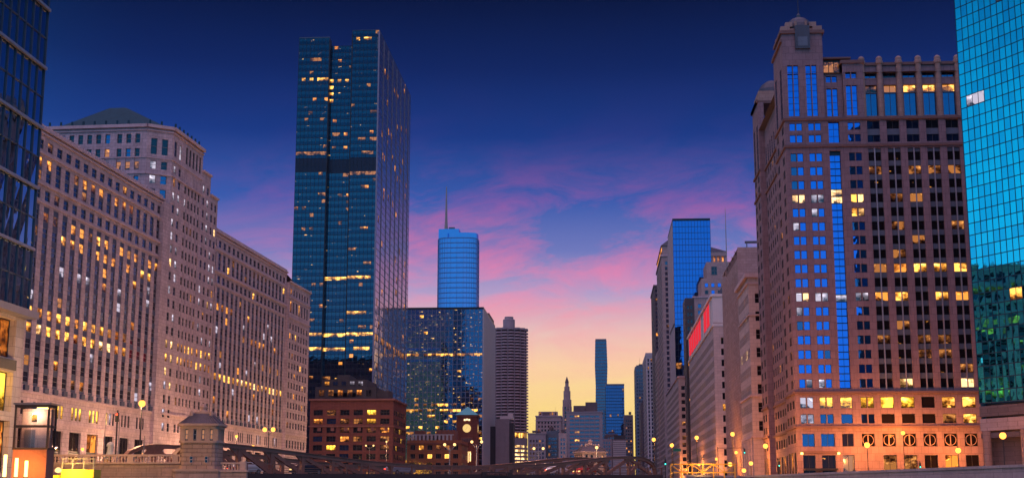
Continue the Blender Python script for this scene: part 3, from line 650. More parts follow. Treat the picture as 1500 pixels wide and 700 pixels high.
# blue rounded tower with spire
b = Bld('spire_tower', 'pale blue rounded glass skyscraper with a thin spire on top', 'skyscraper', -119.5, 1150)
def oval(cx, cy, rx, ry, n=40): return [(cx + rx*math.copysign(abs(math.cos(a))**.62, math.cos(a)), cy + ry*math.copysign(abs(math.sin(a))**.62, math.sin(a))) for a in (2*math.pi*i/n for i in range(n))]
def oval_tower(b, rx, ry, z0, z1, fh, gm, mm, cx=0, cy=0, every=1):
    n = 40; po = oval(cx, cy, rx, ry, n)
    nf = int((z1 - z0) / fh + .01)
    for i in range(n):
        a, c = po[i], po[(i+1) % n]; L = math.hypot(c[0]-a[0], c[1]-a[1])
        if L < .05: continue
        d = ((c[0]-a[0])/L, (c[1]-a[1])/L)
        if d[0] < -.2: continue
        for j in range(nf): b.panes.append(((*a, z0 + j*fh), math.atan2(d[1], d[0]), L, fh*.78, gm, .15))
        b.obox(('mullion', mm), a, d, -.1, .1, -.05, .22, z0, z1)
    for j in range(nf): b.p('spandrel', mm).prism(oval(cx, cy, rx + .06, ry + .06, n), z0 + j*fh + fh*.78, z0 + (j+1)*fh)
    b.p('core', 'mullion_dark').prism(oval(cx, cy, rx - .3, ry - .3, n), 0, z1)
oval_tower(b, 17.4, 14, 0, 214, 4.28, 'glass_trump', 'steel_blue', cx=0)
b.p('crown', 'glass_trump').prism(oval(3.5, 0, 13.4, 12), 214, 218.5); b.p('crown_step', 'glass_trump').box(-16.5, 1, -8, 8, 210, 222.5)
b.p('penthouse', 'panel_grey').box(-8, -3, -5, 5, 222.5, 224.5)
b.p('spire', 'pole_grey').lathe([(1.5, 214), (1.5, 224), (1.1, 230), (.8, 242), (.35, 260)], 10, -10.2, -6)
b.finish(0, kinds=('mullion', 'spandrel'))

# round tower of balconies
b = Bld('balcony_tower', 'round concrete tower ringed with scalloped balconies above a lit drum', 'skyscraper', -64.8, 980)
def petal(r, amp, n=16, k=8):
    return [((r + amp*abs(math.sin(math.pi*i/k)))*math.cos(2*math.pi*i/(n*k)), (r + amp*abs(math.sin(math.pi*i/k)))*math.sin(2*math.pi*i/(n*k))) for i in range(n*k)]
pp = petal(12.2, 1.9); p2 = petal(12.0, 1.85)
for j in range(34):
    z = 42 + j*2.13; b.p('balcony#%d' % j, 'balcony_stone').prism(pp, z, z + .75)
b.p('core', 'balcony_shade').lathe([(11.4, 36), (11.4, 115)], 32)
for i in range(16):
    a = 2*math.pi*i/16; b.p('rib', 'concrete_far').prism([(12.4*math.cos(a) + .35*math.cos(a+q), 12.4*math.sin(a) + .35*math.sin(a+q)) for q in (0, 1.57, 3.14, 4.71)], 4, 115)
b.p('roof', 'concrete_far').prism(pp, 114.6, 116); b.p('core_cap', 'concrete_far').lathe([(4.3, 116), (4.3, 123), (3.2, 123.4), (3.2, 125)], 16)
b.p('lit_drum', 'lit_floor').lathe([(11.6, 38.2), (11.6, 41.6)], 32); b.p('drum_band', 'concrete_far').lathe([(13.2, 33), (13.2, 38)], 32)
for j in range(11): b.p('ramp#%d' % j, 'concrete_far').lathe([(13.4, 2 + j*2.8), (13.4, 3.3 + j*2.8)], 32)
b.p('ramp_core', 'lit_cream').lathe([(11.5, 0), (11.5, 33)], 32)
b.finish(0)

# low brick riverside warehouse and its clock tower
b = block('brick_warehouse', 'low orange brick warehouse with white parapet rail beside the clock tower', 'building', -98.5, 700, 28, 88, 25.5, 1, 'brick_orange', 4.4, 2.6, 4.4, 2.4, gl='glass_dark',
    lits=(('lit_gold', .22), ('lit_dim', .2)), z0w=3, top=24, nobj=60, nx=3, nz=1, frame='window_frame', spitch=4.9, sww=3.0, fr=.14, fin=False)
b.p('cornice', 'brick_trim').box(-.4, 28.4, -.4, 88.4, 23.6, 24.1)
for i in range(12): b.obox(('railing', 'white_stone'), (0, 0), EX, i*2 + .1, i*2 + 1.1, -.8, -.3, 25.5, 28)
b.obox(('railing', 'white_stone'), (0, 0), EX, 0, 24, -.7, -.4, 28, 28.5)
b.p('roof_house', 'brick_trim').box(14, 24, 8, 20, 25.5, 31); b.p('roof_house#2', 'brick_trim').box(2, 7, 14, 22, 25.5, 31)
b.finish(80)
b = Bld('clock_tower', 'square brown brick clock tower with lit dial and turquoise pyramid roof', 'tower', -76.5, 735)
b.p('wall', 'brick_red').box(0, 10.6, 0, 10.6, 0, 39.5); b.p('corner_pier', 'brick_red').box(-.25, 1.6, -.25, 1.6, 0, 38); b.p('corner_pier', 'brick_red').box(9, 10.85, -.25, 1.6, 0, 38); b.p('corner_pier', 'brick_red').box(9, 10.85, 9, 10.85, 0, 38)
b.p('eave', 'brick_trim').box(-.5, 11.1, -.5, 11.1, 39.4, 40.3)
b.p('roof', 'copper_bright').prism([(-.9, -.9), (11.5, -.9), (11.5, 11.5), (-.9, 11.5)], 40.3, 45, top=[(5.2, 5.2), (5.4, 5.2), (5.4, 5.4), (5.2, 5.4)])
b.p('sign_band', 'brick_trim').box(2.3, 8.3, -.35, 0, 25.6, 28.4)
for i in range(6): b.p('sign_mark', 'dark_stone').box(2.8 + i*.9, 3.4 + i*.9, -.45, -.34, 26.2, 27.8)
for i in range(4): b.wins.append(((3.0 + i*1.25, -.06, 15), 0, .95, 6, 1, 3, .1, 'window_frame_dark', 'lit_cream'))
for i in range(3): b.p('lit_sign', 'sign_glow').box(3.7 + i*1.2, 4.6 + i*1.2, -.3, -.05, 37.2 + .2*(i == 1), 38.1 + .2*(i == 1))
def dial(name, cx, cz, y, ax):
    mb = MB(); n = 24; mb.v = [(cx, y, cz)] if ax == 'x' else [(y, cx, cz)]
    for i in range(n):
        a = 2*math.pi*i/n; u, z = cx + 2.2*math.cos(a), cz + 2.2*math.sin(a); mb.v.append((u, y, z) if ax == 'x' else (y, u, z))
    mb.f = [(0, i + 1, (i + 1) % n + 1) for i in range(n)]; mb.m = [0]*n
    dl = mb.build(name, 'clock_glow', b.root)
    e = -.08 if ax == 'x' else .08
    def bar(p, q, w):
        m2 = MB(); A = (p[0], y + e, p[1]) if ax == 'x' else (y + e, p[0], p[1]); Bq = (q[0], y + e, q[1]) if ax == 'x' else (y + e, q[0], q[1]); m2.bar(A, Bq, w, .05); return m2
    bar((cx, cz), (cx + .2, cz + 1.5), .22).build('hand', 'dark_stone', dl); bar((cx, cz), (cx - .9, cz - .5), .26).build('hand', 'dark_stone', dl)
    for i in range(12):
        a = 2*math.pi*i/12; bar((cx + 1.6*math.cos(a), cz + 1.6*math.sin(a)), (cx + 2.0*math.cos(a), cz + 2.0*math.sin(a)), .22).build('hour_mark', 'dark_stone', dl)
dial('clock_dial', 5.3, 33.2, -.3, 'x'); dial('clock_dial', 5.3, 33.2, 10.9, 'y')
b.finish(10)

# white slab with dark side strips
b = Bld('windowless_slab', 'windowless pale concrete slab flanked by dark strips, in front of the round tower', 'building', -68, 850)
b.p('wall', 'concrete_far').box(3.6, 12, -1, 22, 0, 44.5); b.p('side_strip', 'charcoal_panel').box(0, 3.5, 0, 20, 0, 40); b.p('side_strip', 'charcoal_panel').box(12.1, 14.2, 0, 20, 0, 42)
b.p('link', 'concrete_far').box(-7, -.05, 2, 20, 0, 37); b.p('roof_plant', 'white_frame').box(6, 14, 3, 14, 44.5, 46.5); b.p('roof_plant', 'white_frame').box(11, 14, 4, 10, 46.5, 48)
b.finish(0)

# ================================================================== far cluster down the river
FG = 'towers at the far end of the river'
block('hotel_block', 'broad hotel block striped with level rows of blue windows', 'building', -27.8, 1150, 30, 30, 67, 1, 'concrete_far', 4.2, 3.9, 3.3, 1.7, gl='glass_far', lits=(('lit_dim', .04), ('lit_gold', .03)), z0w=3, fr=.15, corn=((66.4, 1.0, .4),), trim='concrete_far', group=FG)
b = Bld('hotel_penthouse', 'stepped dark plant house on the striped hotel block roof', 'building', -22, 1155, z=67.5, group=FG); b.p('wall', 'dark_stone').box(0, 20, 0, 16, 0, 5); b.p('cap', 'dark_stone').box(10, 20, 2, 14, 5, 8); b.finish(0)
b = Bld('slender_tower', 'slender stone tower tapering in tiers to a small lantern top', 'skyscraper', -29.6, 1250, group=FG)
for r, z0, z1 in ((4.6, 0, 78), (4.3, 78, 84), (3.4, 84, 92), (2.6, 92, 96), (1.7, 96, 99.5)): b.p('shaft', 'tan_stone').lathe([(r, z0), (r, z1)], 8, a0=.39)
for k in range(3): b.p('pier', 'tan_stone').box(-3.4 + k*2.6, -2.4 + k*2.6, -4.75, -4.2, 0, 80)
b.p('lantern', 'dark_stone').lathe([(1.9, 99.5), (1.2, 102), (.2, 105)], 8)
for j in range(20):
    for i in range(2): b.wins.append(((-2.2 + i*2.6, -4.45, 5 + j*3.7), 0, 1.4, 2.0, 1, 1, .1, 'window_frame_dark', pick(('lit_dim', .15), ('glass_dark', .85))))
b.finish(0)
block('crowned_hotel', 'old tan hotel with a raised lit attic and small windows', 'building', -60.5, 1300, 24, 30, 72, 1, 'tan_stone', 3.0, 1.4, 3.6, 1.9, gl='glass_dark', lits=(('lit_dim', .12), ('lit_amber', .05)), corn=((68, .6, .4), (72, .8, .6)), group=FG)
b = Bld('attic_block', 'arched tan attic with orange lights above the old hotel', 'building', -58, 1303, z=72.8, group=FG); b.p('wall', 'tan_stone').box(0, 18, 0, 14, 0, 4)
for i in range(6): b.p('lit_bay#%d' % i, 'lit_dim').box(1 + i*2.9, 2.4 + i*2.9, -.1, .02, .8, 3.2)
b.finish(0)
block('dark_slab', 'plain dark block behind the slender stone tower', 'building', -39, 1350, 16, 30, 74, 1, 'dark_stone', 3.2, 1.6, 3.6, 1.8, group=FG)
block('grey_terrace', 'grey block of even small windows beside the round tower', 'building', -56.5, 1080, 14, 30, 46, 1, 'concrete_far', 2.4, 1.4, 3.2, 1.9, gl='glass_far', lits=(('lit_dim', .06),), corn=((45.5, .9, .3),), trim='concrete_far', group=FG)
block('blue_terrace', 'bluish glass fronted block between grey terrace and hotel block', 'building', -42.3, 1090, 9.5, 30, 48.5, 1, 'panel_grey', 2.3, 1.9, 3.1, 2.2, gl='glass_far', lits=(('lit_dim', .08),), group=FG)
block('pier_block', 'pale block with tall upright piers next to the striped hotel', 'building', -32.6, 1085, 6.5, 30, 46.5, 1, 'pale_stone', 2.1, 1.2, 3.3, 2.1, gl='glass_far', lits=(('lit_dim', .12),), group=FG)
b = Bld('wavy_tower', 'tallest pale blue tower with a slightly pinched waist far down river', 'skyscraper', 2.4, 1700, group=FG)
def frus(z0, z1, w0, w1, n, mat='glass_far'):
    for j in range(n):
        a0 = w0 + (w1 - w0)*j/n; a1 = w0 + (w1 - w0)*(j+1)/n; zz0 = z0 + (z1-z0)*j/n; zz1 = z0 + (z1-z0)*(j+1)/n; zm = zz0 + (zz1-zz0)*.7
        am = a0 + (a1-a0)*.7
        b.p('glass', mat).prism([(-a0, -a0), (a0, -a0), (a0, a0), (-a0, a0)], zz0, zm, top=[(-am, -am), (am, -am), (am, am), (-am, am)])
        b.p('floor_band', 'panel_grey').prism([(-am-.05, -am-.05), (am+.05, -am-.05), (am+.05, am+.05), (-am-.05, am+.05)], zm, zz1, top=[(-a1-.05, -a1-.05), (a1+.05, -a1-.05), (a1+.05, a1+.05), (-a1-.05, a1+.05)])
frus(0, 66, 6.6, 8.2, 18); frus(66, 132, 8.2, 7.0, 18); frus(132, 156, 7.0, 7.8, 6); frus(156, 188, 7.8, 7.0, 8)
b.p('lit_level', 'lit_gold').box(-6, -3, -7.3, -7.0, 157, 159.5); b.p('lit_level', 'lit_gold').box(3, 6, -7.3, -7.0, 157, 159.5); b.p('crown', 'panel_grey').box(-6.8, 6.8, -6.8, 6.8, 188, 190)
b.finish(0, kinds=('glass', 'floor_band'))
b = Bld('cobalt_tower', 'flat topped cobalt blue glass tower beside the pinched tower', 'skyscraper', 6.8, 1500, group=FG)
b.curtain((0, 0), EX, 20, 0, 117, 10, 34, lambda i, j: pick(('lit_dim', .015), ('glass_cobalt', .985)), ('mullion', 'mullion_navy'), mw=.2, mp=.3, tw=.6, tilt=.1); b.curtain((0, 30), (0, -1), 30, 0, 117, 15, 34, lambda i, j: 'glass_cobalt', ('mullion', 'mullion_navy'), mw=.2, mp=.3, tw=.6); b.plain((20, 0), EU, 30, 0, 117, ('wall', 'panel_grey'))
b.p('parapet', 'panel_grey').box(-.3, 20.3, -.3, 30, 117, 118.6); b.finish(0, kinds=('mullion', 'transom'))
block('brown_slab', 'dark brown slab with two lit floors, right of the cobalt tower', 'building', 24.5, 1400, 9.2, 30, 79, -1, 'dark_stone', 2.3, 1.5, 3.4, 1.8, gl='glass_dark', lits=(('lit_dim', .12), ('lit_amber', .06)), group=FG)
b = Bld('ribbed_block', 'low pale block of stacked level ribs with a dark cap', 'building', 10.2, 1100, group=FG)
for j in range(26): b.p('rib#%d' % j, 'pale_plain').box(0, 10.4, .1*(j % 2), 20, j*1.6, j*1.6 + 1.25)
b.p('core', 'dark_stone').box(.3, 10.1, .5, 19.5, 0, 42.5); b.p('cap', 'charcoal_panel').box(1, 10, .6, 18, 42.5, 45.5); b.finish(0)
block('grey_low', 'small grey block at the foot of the pinched tower', 'building', 1.5, 1230, 9, 25, 48, -1, 'concrete_far', 2.3, 1.2, 3.3, 1.8, gl='glass_far', group=FG)
block('dark_low', 'small dark block in front of the cobalt tower', 'building', 5.6, 1290, 11, 25, 55, -1, 'dark_stone', 2.3, 1.3, 3.3, 1.8, gl='glass_far', group=FG)

# ================================================================== right bank, far to near
RG = 'buildings along the right bank'
RB = dict(gl='glass_dark', group=RG)
block('hazy_tower', 'hazy blue grey tower with rounded shoulder, farthest on the right bank', 'skyscraper', 36.4, 1400, 16, 40, 128, -1, 'panel_grey', 2.3, 1.7, 3.5, 2.2, gl='glass_far', lits=(('lit_dim', .05),), corn=((128, 1.5, -1.5),), trim='panel_grey', group=RG)
block('pier_tower', 'pale tower with close upright piers, right of the hazy tower', 'skyscraper', 39.3, 1150, 14, 90, 115, -1, 'pale_plain', 2.6, 1.3, 3.3, 2.6, gl='glass_far', lits=(('lit_dim', .05),), z0w=3, corn=((113, 3, .3),), trim='pale_plain', group=RG)
block('short_tower', 'dark narrow block standing between pale pier tower and hazy tower', 'building', 37.5, 1260, 10, 60, 82, -1, 'dark_stone', 2.6, 1.5, 3.4, 2.0, gl='glass_far', lits=(('lit_dim', .06),), group=RG)
block('dark_balcony_tower', 'dark slim tower with stacked shadowed floors', 'skyscraper', 41, 1000, 12, 60, 150, -1, 'dark_stone', 2.8, 2.1, 3.2, 2.2, gl='glass_far', lits=(('lit_dim', .05), ('lit_amber', .02)), corn=((149, 1.5, .5),), trim='dark_stone', group=RG)
b = block('gable_tower', 'stone and glass tower with an orange lit gabled crown', 'skyscraper', 40.8, 870, 12, 75, 150, -1, 'tan_stone', 3.0, 1.7, 3.4, 2.3, gl='glass_far', lits=(('lit_dim', .06), ('lit_amber', .04)), z0w=4, corn=((149, 1.2, .7),), group=RG, fin=False)
b.p('crown', 'tan_stone').box(.5, 11.5, .5, 74, 150.2, 156); b.p('crown_roof', 'dome_lead').prism([(-.3, -.3), (12.3, -.3), (12.3, 75), (-.3, 75)], 156, 161, top=[(5.8, 2), (6.2, 2), (6.2, 72), (5.8, 72)])
for i in range(16): b.obox(('crown_light#%d' % i, 'lit_amber'), (.5, 74), (0, -1), 2 + i*4.5, 4 + i*4.5, .02, .3, 151, 155)
b.finish(0)
block('waist_block', 'lower stone block at the foot of the gabled tower', 'building', 40.2, 945, 11, 40, 96, -1, 'tan_stone', 2.6, 1.5, 3.4, 2.2, lits=(('lit_dim', .1),), **RB)

b = Bld('blue_glass_tower', 'bright cobalt mirrored glass tower with a plain stone flank', 'skyscraper', 42.3, 760, group=RG)
b.curtain((0, 0), EX, 21, 4, 150, 12, 42, lambda i, j: pick(('lit_dim', .012), ('glass_azure', .988)), ('mullion', 'mullion_navy'), mw=.16, mp=.14, tw=.22, tilt=.12)
b.p('wall', 'pale_plain').box(.05, 20.9, 1.0, 55, 0, 150.4); b.p('parapet', 'mullion_navy').box(-.1, 21.1, -.1, 55, 150.4, 151.3)
for i in range(6): b.obox(('flank_panel#%d' % i, 'pale_plain'), (.05, 54), (0, -1), 1 + i*9, 9 + i*9, .02, .5, 92, 146)
for k in range(3): b.wins.append(((.0, 40 - k*14, 96), -math.pi/2, 6, 48, 3, 12, .2, 'window_frame', 'glass_far'))
b.finish(10, kinds=('mullion', 'transom'))
b = Bld('temple_tower', 'tower with a lit columned temple crown behind the cobalt tower', 'skyscraper', 74.8, 900, group=RG)
b.p('wall', 'panel_grey').box(0, 10, 0, 40, 0, 146); b.p('entablature', 'tan_stone').box(-.6, 10.6, -.6, 40, 154, 157)
for i in range(4): b.p('column#%d' % i, 'tan_stone').lathe([(.9, 146), (.75, 154)], 10, .8 + i*2.8, .6)
b.p('lit_wall', 'lit_amber').box(1.0, 9, 2, 38, 146, 153.9); b.p('gable_roof', 'dome_lead').prism([(-.8, -.8), (10.8, -.8), (10.8, 40), (-.8, 40)], 157, 164, top=[(-.8, 18), (-.2, 18), (-.2, 20), (-.8, 20)])
b.curtain((0, -.05), EX, 10, 90, 145, 5, 14, lambda i, j: 'glass_blue', ('mullion', 'mullion_navy'), tilt=.2); b.finish(0, kinds=('mullion', 'transom'))
b = block('stepped_tower', 'tan stone tower stepping back at the top, before the cobalt glass', 'skyscraper', 50.2, 720, 30, 30, 101, -1, 'tan_stone', 3.4, 1.7, 3.5, 2.1, gl='glass_blue_dim', lits=(('lit_dim', .08),), corn=((100.4, .8, .4),), group=RG, fin=False)
b.p('tier', 'tan_stone').box(4.5, 30, 2, 28, 101.2, 111); b.p('tier', 'tan_stone').box(7.5, 30, 3, 26, 111, 120)
for i in range(3):
    for j in range(2): b.wins.append(((6.2 + i*3.4, 1.94, 102.5 + j*3.8), 0, 1.8, 2.1, 1, 1, .12, 'window_frame', pick(('glass_blue', .6), ('glass_dark', .4))))
b.wins.append(((10, 2.94, 113), 0, 3, 4.5, 2, 2, .15, 'window_frame', 'glass_dark')); b.finish(60)
block('charcoal_slab', 'narrow charcoal slab with a few lights beside the cobalt glass', 'building', 43.8, 690, 4.6, 20, 96, -1, 'charcoal_panel', 1.6, 1.0, 3.6, 1.8, lits=(('lit_dim', .08), ('lit_amber', .05)), **RB)
block('pink_corner', 'pale pink stone corner block with square windows, beyond the red banners', 'building', 40.4, 705, 8, 130, 58, -1, 'pale_stone', 3.4, 1.9, 3.6, 2.1, lits=(('lit_dim', .05),), nobj=40, corn=((57, .8, .6),), **RB)
# white building with red banners
b = block('banner_building', 'long pale building with red banners under its roof edge', 'building', 44.8, 536, 22, 150, 64, -1, 'pale_stone', 6.6, 3.2, 4.3, 2.6, lits=(('lit_gold', .10), ('lit_dim', .1)), nobj=40, spitch=3.2, sww=1.7, group=RG, fin=False, gl='glass_dark', nx=2)
b.p('attic', 'white_frame').box(0, 22, .2, 150, 64.1, 74.6); b.p('cornice', 'white_frame').box(-.8, 22.5, -.3, 150.5, 74.4, 75.4); b.p('cornice#2', 'white_frame').box(-.5, 22.3, -.2, 150.3, 62.6, 63.6)
for a, c in ((14, 44), (62, 140)):
    b.obox(('banner#%d' % a, 'red_banner'), (0, 150), (0, -1), 150 - c, 150 - a, .05, .35, 65.2, 73.4)
for i in range(9): b.obox(('banner_post#%d' % i, 'white_frame'), (0, 150), (0, -1), 10 + i*16, 10.5 + i*16, .05, .45, 64, 74)
b.p('sloped_roof', 'dome_lead').prism([(2, 1), (22, 1), (22, 24), (2, 24)], 75.4, 88, top=[(10, 3), (22, 3), (22, 20), (10, 20)])
b.finish(60)
# ribbed deco block
b = Bld('ribbed_deco_block', 'brown art deco block with stepped upright piers and one lit window', 'building', 45.2, 440, group=RG)
rowsd = [(4 + k*3.5, 6.2 + k*3.5) for k in range(19)]
b.facade((0, 57), (0, -1), 57, 0, 72, grid(1.5, 3.5, 1.5, 16), [(5, 69, [(6 + k*3.4, 8.2 + k*3.4) for k in range(18)])], dep=.10, sdep=.05, wall=('wall', 'tan_stone'), span=('spandrel', 'dark_stone'), st=lambda ci, ri, k: pick(('lit_dim', .04), ('glass_dark', .96)))
b.facade((0, 0), EX, 30, 0, 76.5, [(7.5, 10.3)], [(67, 70)], dep=.4, wall=('wall', 'tan_stone'), nx=2, nz=1, st=lambda ci, ri, k: 'lit_yellow')
for i in range(17): b.obox(('pier#%d' % i, 'tan_stone'), (0, 57), (0, -1), 0.2 + i*3.5, 1.0 + i*3.5, .02, .16, 3, 74.5 + (i % 3))
b.p('upper', 'tan_stone').box(.6, 29, 1, 56, 72.1, 74); b.p('deck_rail', 'panel_grey').box(2.5, 30, .3, .6, 77.8, 78.6)
for i in range(7): b.p('rail_post#%d' % i, 'panel_grey').box(3 + i*4, 3.3 + i*4, .3, .6, 76.5, 77.8)
b.plain((30, 0), EU, 57, 0, 76, ('wall', 'tan_stone')); b.roof([(0, 0), (30, 0), (30, 57), (0, 57)], 76); b.p('mast', 'pole_grey').lathe([(.22, 76), (.08, 100)], 8, 1.2, 50)
b.finish(80, kinds=('spandrel',))
# small classical block
b = block('classical_block', 'narrow pale classical block with a heavy cornice and dark square windows', 'building', 44.8, 408, 14, 30, 62, -1, 'pale_stone', 4.2, 1.9, 5.4, 2.9, gl='glass_room', lits=(('lit_cream', .10), ('lit_dim', .1)), nobj=120, nz=2, z0w=16, spitch=3.2, sww=1.4, group=RG, fin=False)
for z, h, p in ((61.4, 1.2, 1.1), (59.4, .5, .5), (50, .4, .3), (26, .6, .5), (14, .5, .4)): b.p('cornice#%g' % z, 'limestone_trim').box(-p, 14 + p, -p, 30 + p, z, z + h)
for i in range(5): b.obox(('tall_pier#%d' % i, 'pale_stone'), (0, 30), (0, -1), 1.5 + i*6, 3 + i*6, .02, .5, 1, 14)
for i in range(4): b.wins.append(((-.05, 26 - i*6 - .3, 1), -math.pi/2, 3.6, 12, 2, 3, .15, 'window_frame_dark', 'glass_room'))
b.finish(150)

# ================================================================== big granite tower on the right
b = Bld('granite_tower', 'large pink granite tower with blue mirrored windows and a domed corner', 'skyscraper', 46.5, 330)
WG = ('wall', 'pink_granite')
pairs = [(1.1, 2.55), (2.75, 4.2), (5.7, 7.15), (7.35, 8.8)]; strip = [(10.6, 13.3)]; pair3 = [(15.3, 16.75), (16.95, 18.4)]
bays = [(20.0 + i*4.75, 23.1 + i*4.75) for i in range(6)]
allc = pairs + strip + pair3 + bays
hotf = {16: 1, 11: 0, 8: 0, 15: 0}
rows_f = [(22.4 + k*3.46, 24.5 + k*3.46) for k in range(17)]
def gst(kind):
    def f(ci, ri, k):
        if kind == 'L':
            if ri == 13: return pick(('lit_cream', .7), ('lit_white', .3))
            if ri == 6: return pick(('lit_white', .75), ('lit_cream', .25))
            if ri == 0: return pick(('lit_white', .3), ('glass_blue', .7))
            return pick(('lit_white', .02), ('glass_blue_dim', .10), ('glass_blue', .88))
        if kind == 'P':
            if ri in (12, 13): return pick(('lit_cream', .7), ('lit_gold', .3))
            if ri == 6: return 'lit_white'
            return pick(('glass_blue_dim', .6), ('lit_dim', .05), ('glass_blue', .35))
        return 'glass_blue'
    return f
def bst(ci, ri, k):  # dark low-reflect panes stand in for a dark building mirrored in these bays
    if k == 6: return pick(('lit_gold', .6), ('lit_amber', .35), ('glass_room', .05))
    if k == 8 and ci > 0: return pick(('lit_gold', .75), ('lit_amber', .25))
    if k in (3, 2): return pick(('lit_dim', .6), ('glass_room', .4))
    if k in (10, 11, 15): return pick(('lit_dim', .4), ('lit_amber', .06), ('glass_room', .54))
    if k == 0: return pick(('lit_cream', .3), ('glass_room', .7))
    return pick(('lit_dim', .12), ('lit_amber', .03), ('glass_room', .85))
# shaft between the two string courses
z0, z1 = 21.4, 81.6
b.facade((0, 0), EX, 10.0, z0, z1, pairs, rows_f, dep=.35, st=gst('L'), wall=WG, frame='window_frame_dark', nx=1, nz=1)
b.facade((10.0, 0), EX, 4.6, z0, z1, [(.6, 3.3)], [(22.2, 80.4, [(22.4 + k*1.73, 22.4 + k*1.73 + 1.62) for k in range(33)])], dep=.9, st=lambda ci, ri, k: ('lit_cream' if k in (26, 27) else 'lit_white' if k in (12,) else 'glass_blue'), wall=WG, frame='mullion_navy', nx=2, nz=1, fr=.06, span=('strip_spandrel', 'mullion_navy'), sdep=.8)
b.facade((14.6, 0), EX, 4.7, z0, z1, [(.7, 2.15), (2.35, 3.8)], rows_f, dep=.35, st=gst('P'), wall=WG, frame='window_frame_dark', nx=1, nz=1)
b.facade((19.3, 0), EX, 28.7, z0, z1, [(c0 - 19.3, c1 - 19.3) for c0, c1 in bays], [(22.0, 80.9, [(22.4 + k*3.46, 24.6 + k*3.46) for k in range(17)])], dep=.6, st=bst, wall=WG, frame='window_frame_dark', nx=2, nz=1, span=('spandrel', 'panel_grey'), sdep=.4)
for c0, c1 in bays: b.obox(('bay_mullion', 'mullion_silver'), (0, 0), EX, (c0 + c1)/2 - .14, (c0 + c1)/2 + .14, -.38, -.02, 22.0, 80.9)
# two floors above the upper string course
rows_u = [(82.6, 84.5), (85.6, 87.5)]
b.facade((0, 0), EX, 10, 81.6, 88.4, pairs, rows_u, dep=.35, st=gst('x'), wall=WG, frame='window_frame_dark', nz=1)
b.facade((10, 0), EX, 4.6, 81.6, 88.4, [(.6, 3.3)], [(82.4, 87.8)], dep=.9, st=gst('x'), wall=WG, frame='mullion_navy', nx=2, nz=3, fr=.06)
b.facade((14.6, 0), EX, 4.7, 81.6, 88.4, [(.7, 2.15), (2.35, 3.8)], rows_u, dep=.35, st=gst('x'), wall=WG, frame='window_frame_dark', nz=1)
bc = [(c0 - 19.3, c1 - 19.3) for c0, c1 in bays]
b.facade((19.3, 0), EX, 28.7, 81.6, 88.4, bc, [(82.4, 87.9, [(82.4, 84.3), (85.8, 87.9)])], dep=.6, st=lambda ci, ri, k: pick(('glass_blue_dim', .7), ('glass_dark', .3)), wall=WG, frame='window_frame_dark', nx=2, nz=1, span=('spandrel', 'panel_grey'), sdep=.4)
# crown: corner tower with tall strips, lower wing with columns
b.facade((0, 0), EX, 10, 88.4, 108.5, [(1.1, 2.35), (2.55, 3.8), (5.6, 6.85), (7.05, 8.3)], [(89.3, 102.4)], dep=.5, st=gst('x'), wall=WG, frame='mullion_navy', nx=1, nz=8, fr=.06)
b.facade((10, .6), EX, 4.6, 88.4, 100.4, [(.6, 1.85), (2.05, 3.3)], [(89.3, 96.4), (98, 99.6)], dep=.5, st=gst('x'), wall=WG, frame='mullion_navy', nz=4, fr=.06)
b.facade((14.6, 0), EX, 5.0, 88.4, 102.6, [(.7, 1.95), (2.15, 3.4)], [(89.3, 97), (98.8, 100.4)], dep=.5, st=gst('x'), wall=WG, frame='mullion_navy', nz=4, fr=.06)
b.facade((19.6, .9), EX, 28.4, 88.4, 102.2, [(c0 - 19.6, c1 - 19.6) for c0, c1 in bays], [(89.3, 97.2, [(89.3, 95.2), (95.4, 97.2)]), (99.0, 100.6)], dep=.8,
    st=lambda ci, ri, k: ('lit_gold' if ri == 0 and k == 1 and ci in (2, 3, 4) else 'lit_dim' if ri == 0 and k == 1 and ci < 2 else pick(('glass_blue_dim', .8), ('glass_dark', .2))), wall=WG, frame='window_frame_dark', nx=2, nz=1, span=('spandrel', 'panel_grey'), sdep=.5)
for i in range(7):   # round shafts with finials between the bays
    u = 19.1 + i*4.75 if i else 19.5
    b.p('pier_shaft#%d' % i, 'granite_light').lathe([(.75, 88.5), (.7, 102.3), (.95, 102.6), (.95, 103.2), (.75, 103.4), (.8, 104.0), (.5, 104.4), (.12, 104.6)], 12, u, .75)
b.p('wing_cornice#a', 'granite_trim').box(14.2, 20, -.45, 30, 102.6, 103.4); b.p('wing_cornice#b', 'granite_trim').box(19.6, 48.2, .5, 30, 102.2, 102.9); b.p('glazed_attic', 'window_frame_dark').box(10.2, 14.4, 2, 20, 100.4, 104.2); b.p('attic_slab', 'granite_trim').box(9.9, 17, .8, 21, 104.2, 104.6)
for i in range(3): b.p('attic_light#%d' % i, 'lit_dim').box(10.4 + i*1.3, 11.5 + i*1.3, 1.9, 2.0, 101, 103.6)
b.p('tower_top', 'pink_granite').box(.02, 9.98, .02, 12, 108.45, 110.6); b.p('tower_cornice', 'granite_trim').box(-.5, 10.5, -.5, 12.5, 110.6, 111.4); b.p('tower_attic', 'granite_light').box(.5, 9.5, .5, 11.5, 111.4, 112.2)
for i, (x0, x1, za, zb, ya) in enumerate(((-.1, 2.2, 111.4, 112.7, .2), (7.8, 10.1, 111.4, 112.7, .2), (1.2, 2.9, 112.7, 113.9, .6), (7.1, 8.8, 112.7, 113.9, .6), (-.1, 2.2, 111.4, 112.7, 10), (7.8, 10.1, 111.4, 112.7, 10))): b.p('step#%d' % i, 'granite_light').box(x0, x1, ya, ya + 1.7, za, zb)
b.p('oculus_frame', 'dome_lead').box(3.3, 6.9, -.62, .3, 106.6, 112.6); b.p('oculus', 'panel_grey').box(3.9, 6.3, -.72, -.61, 107.2, 109.6)
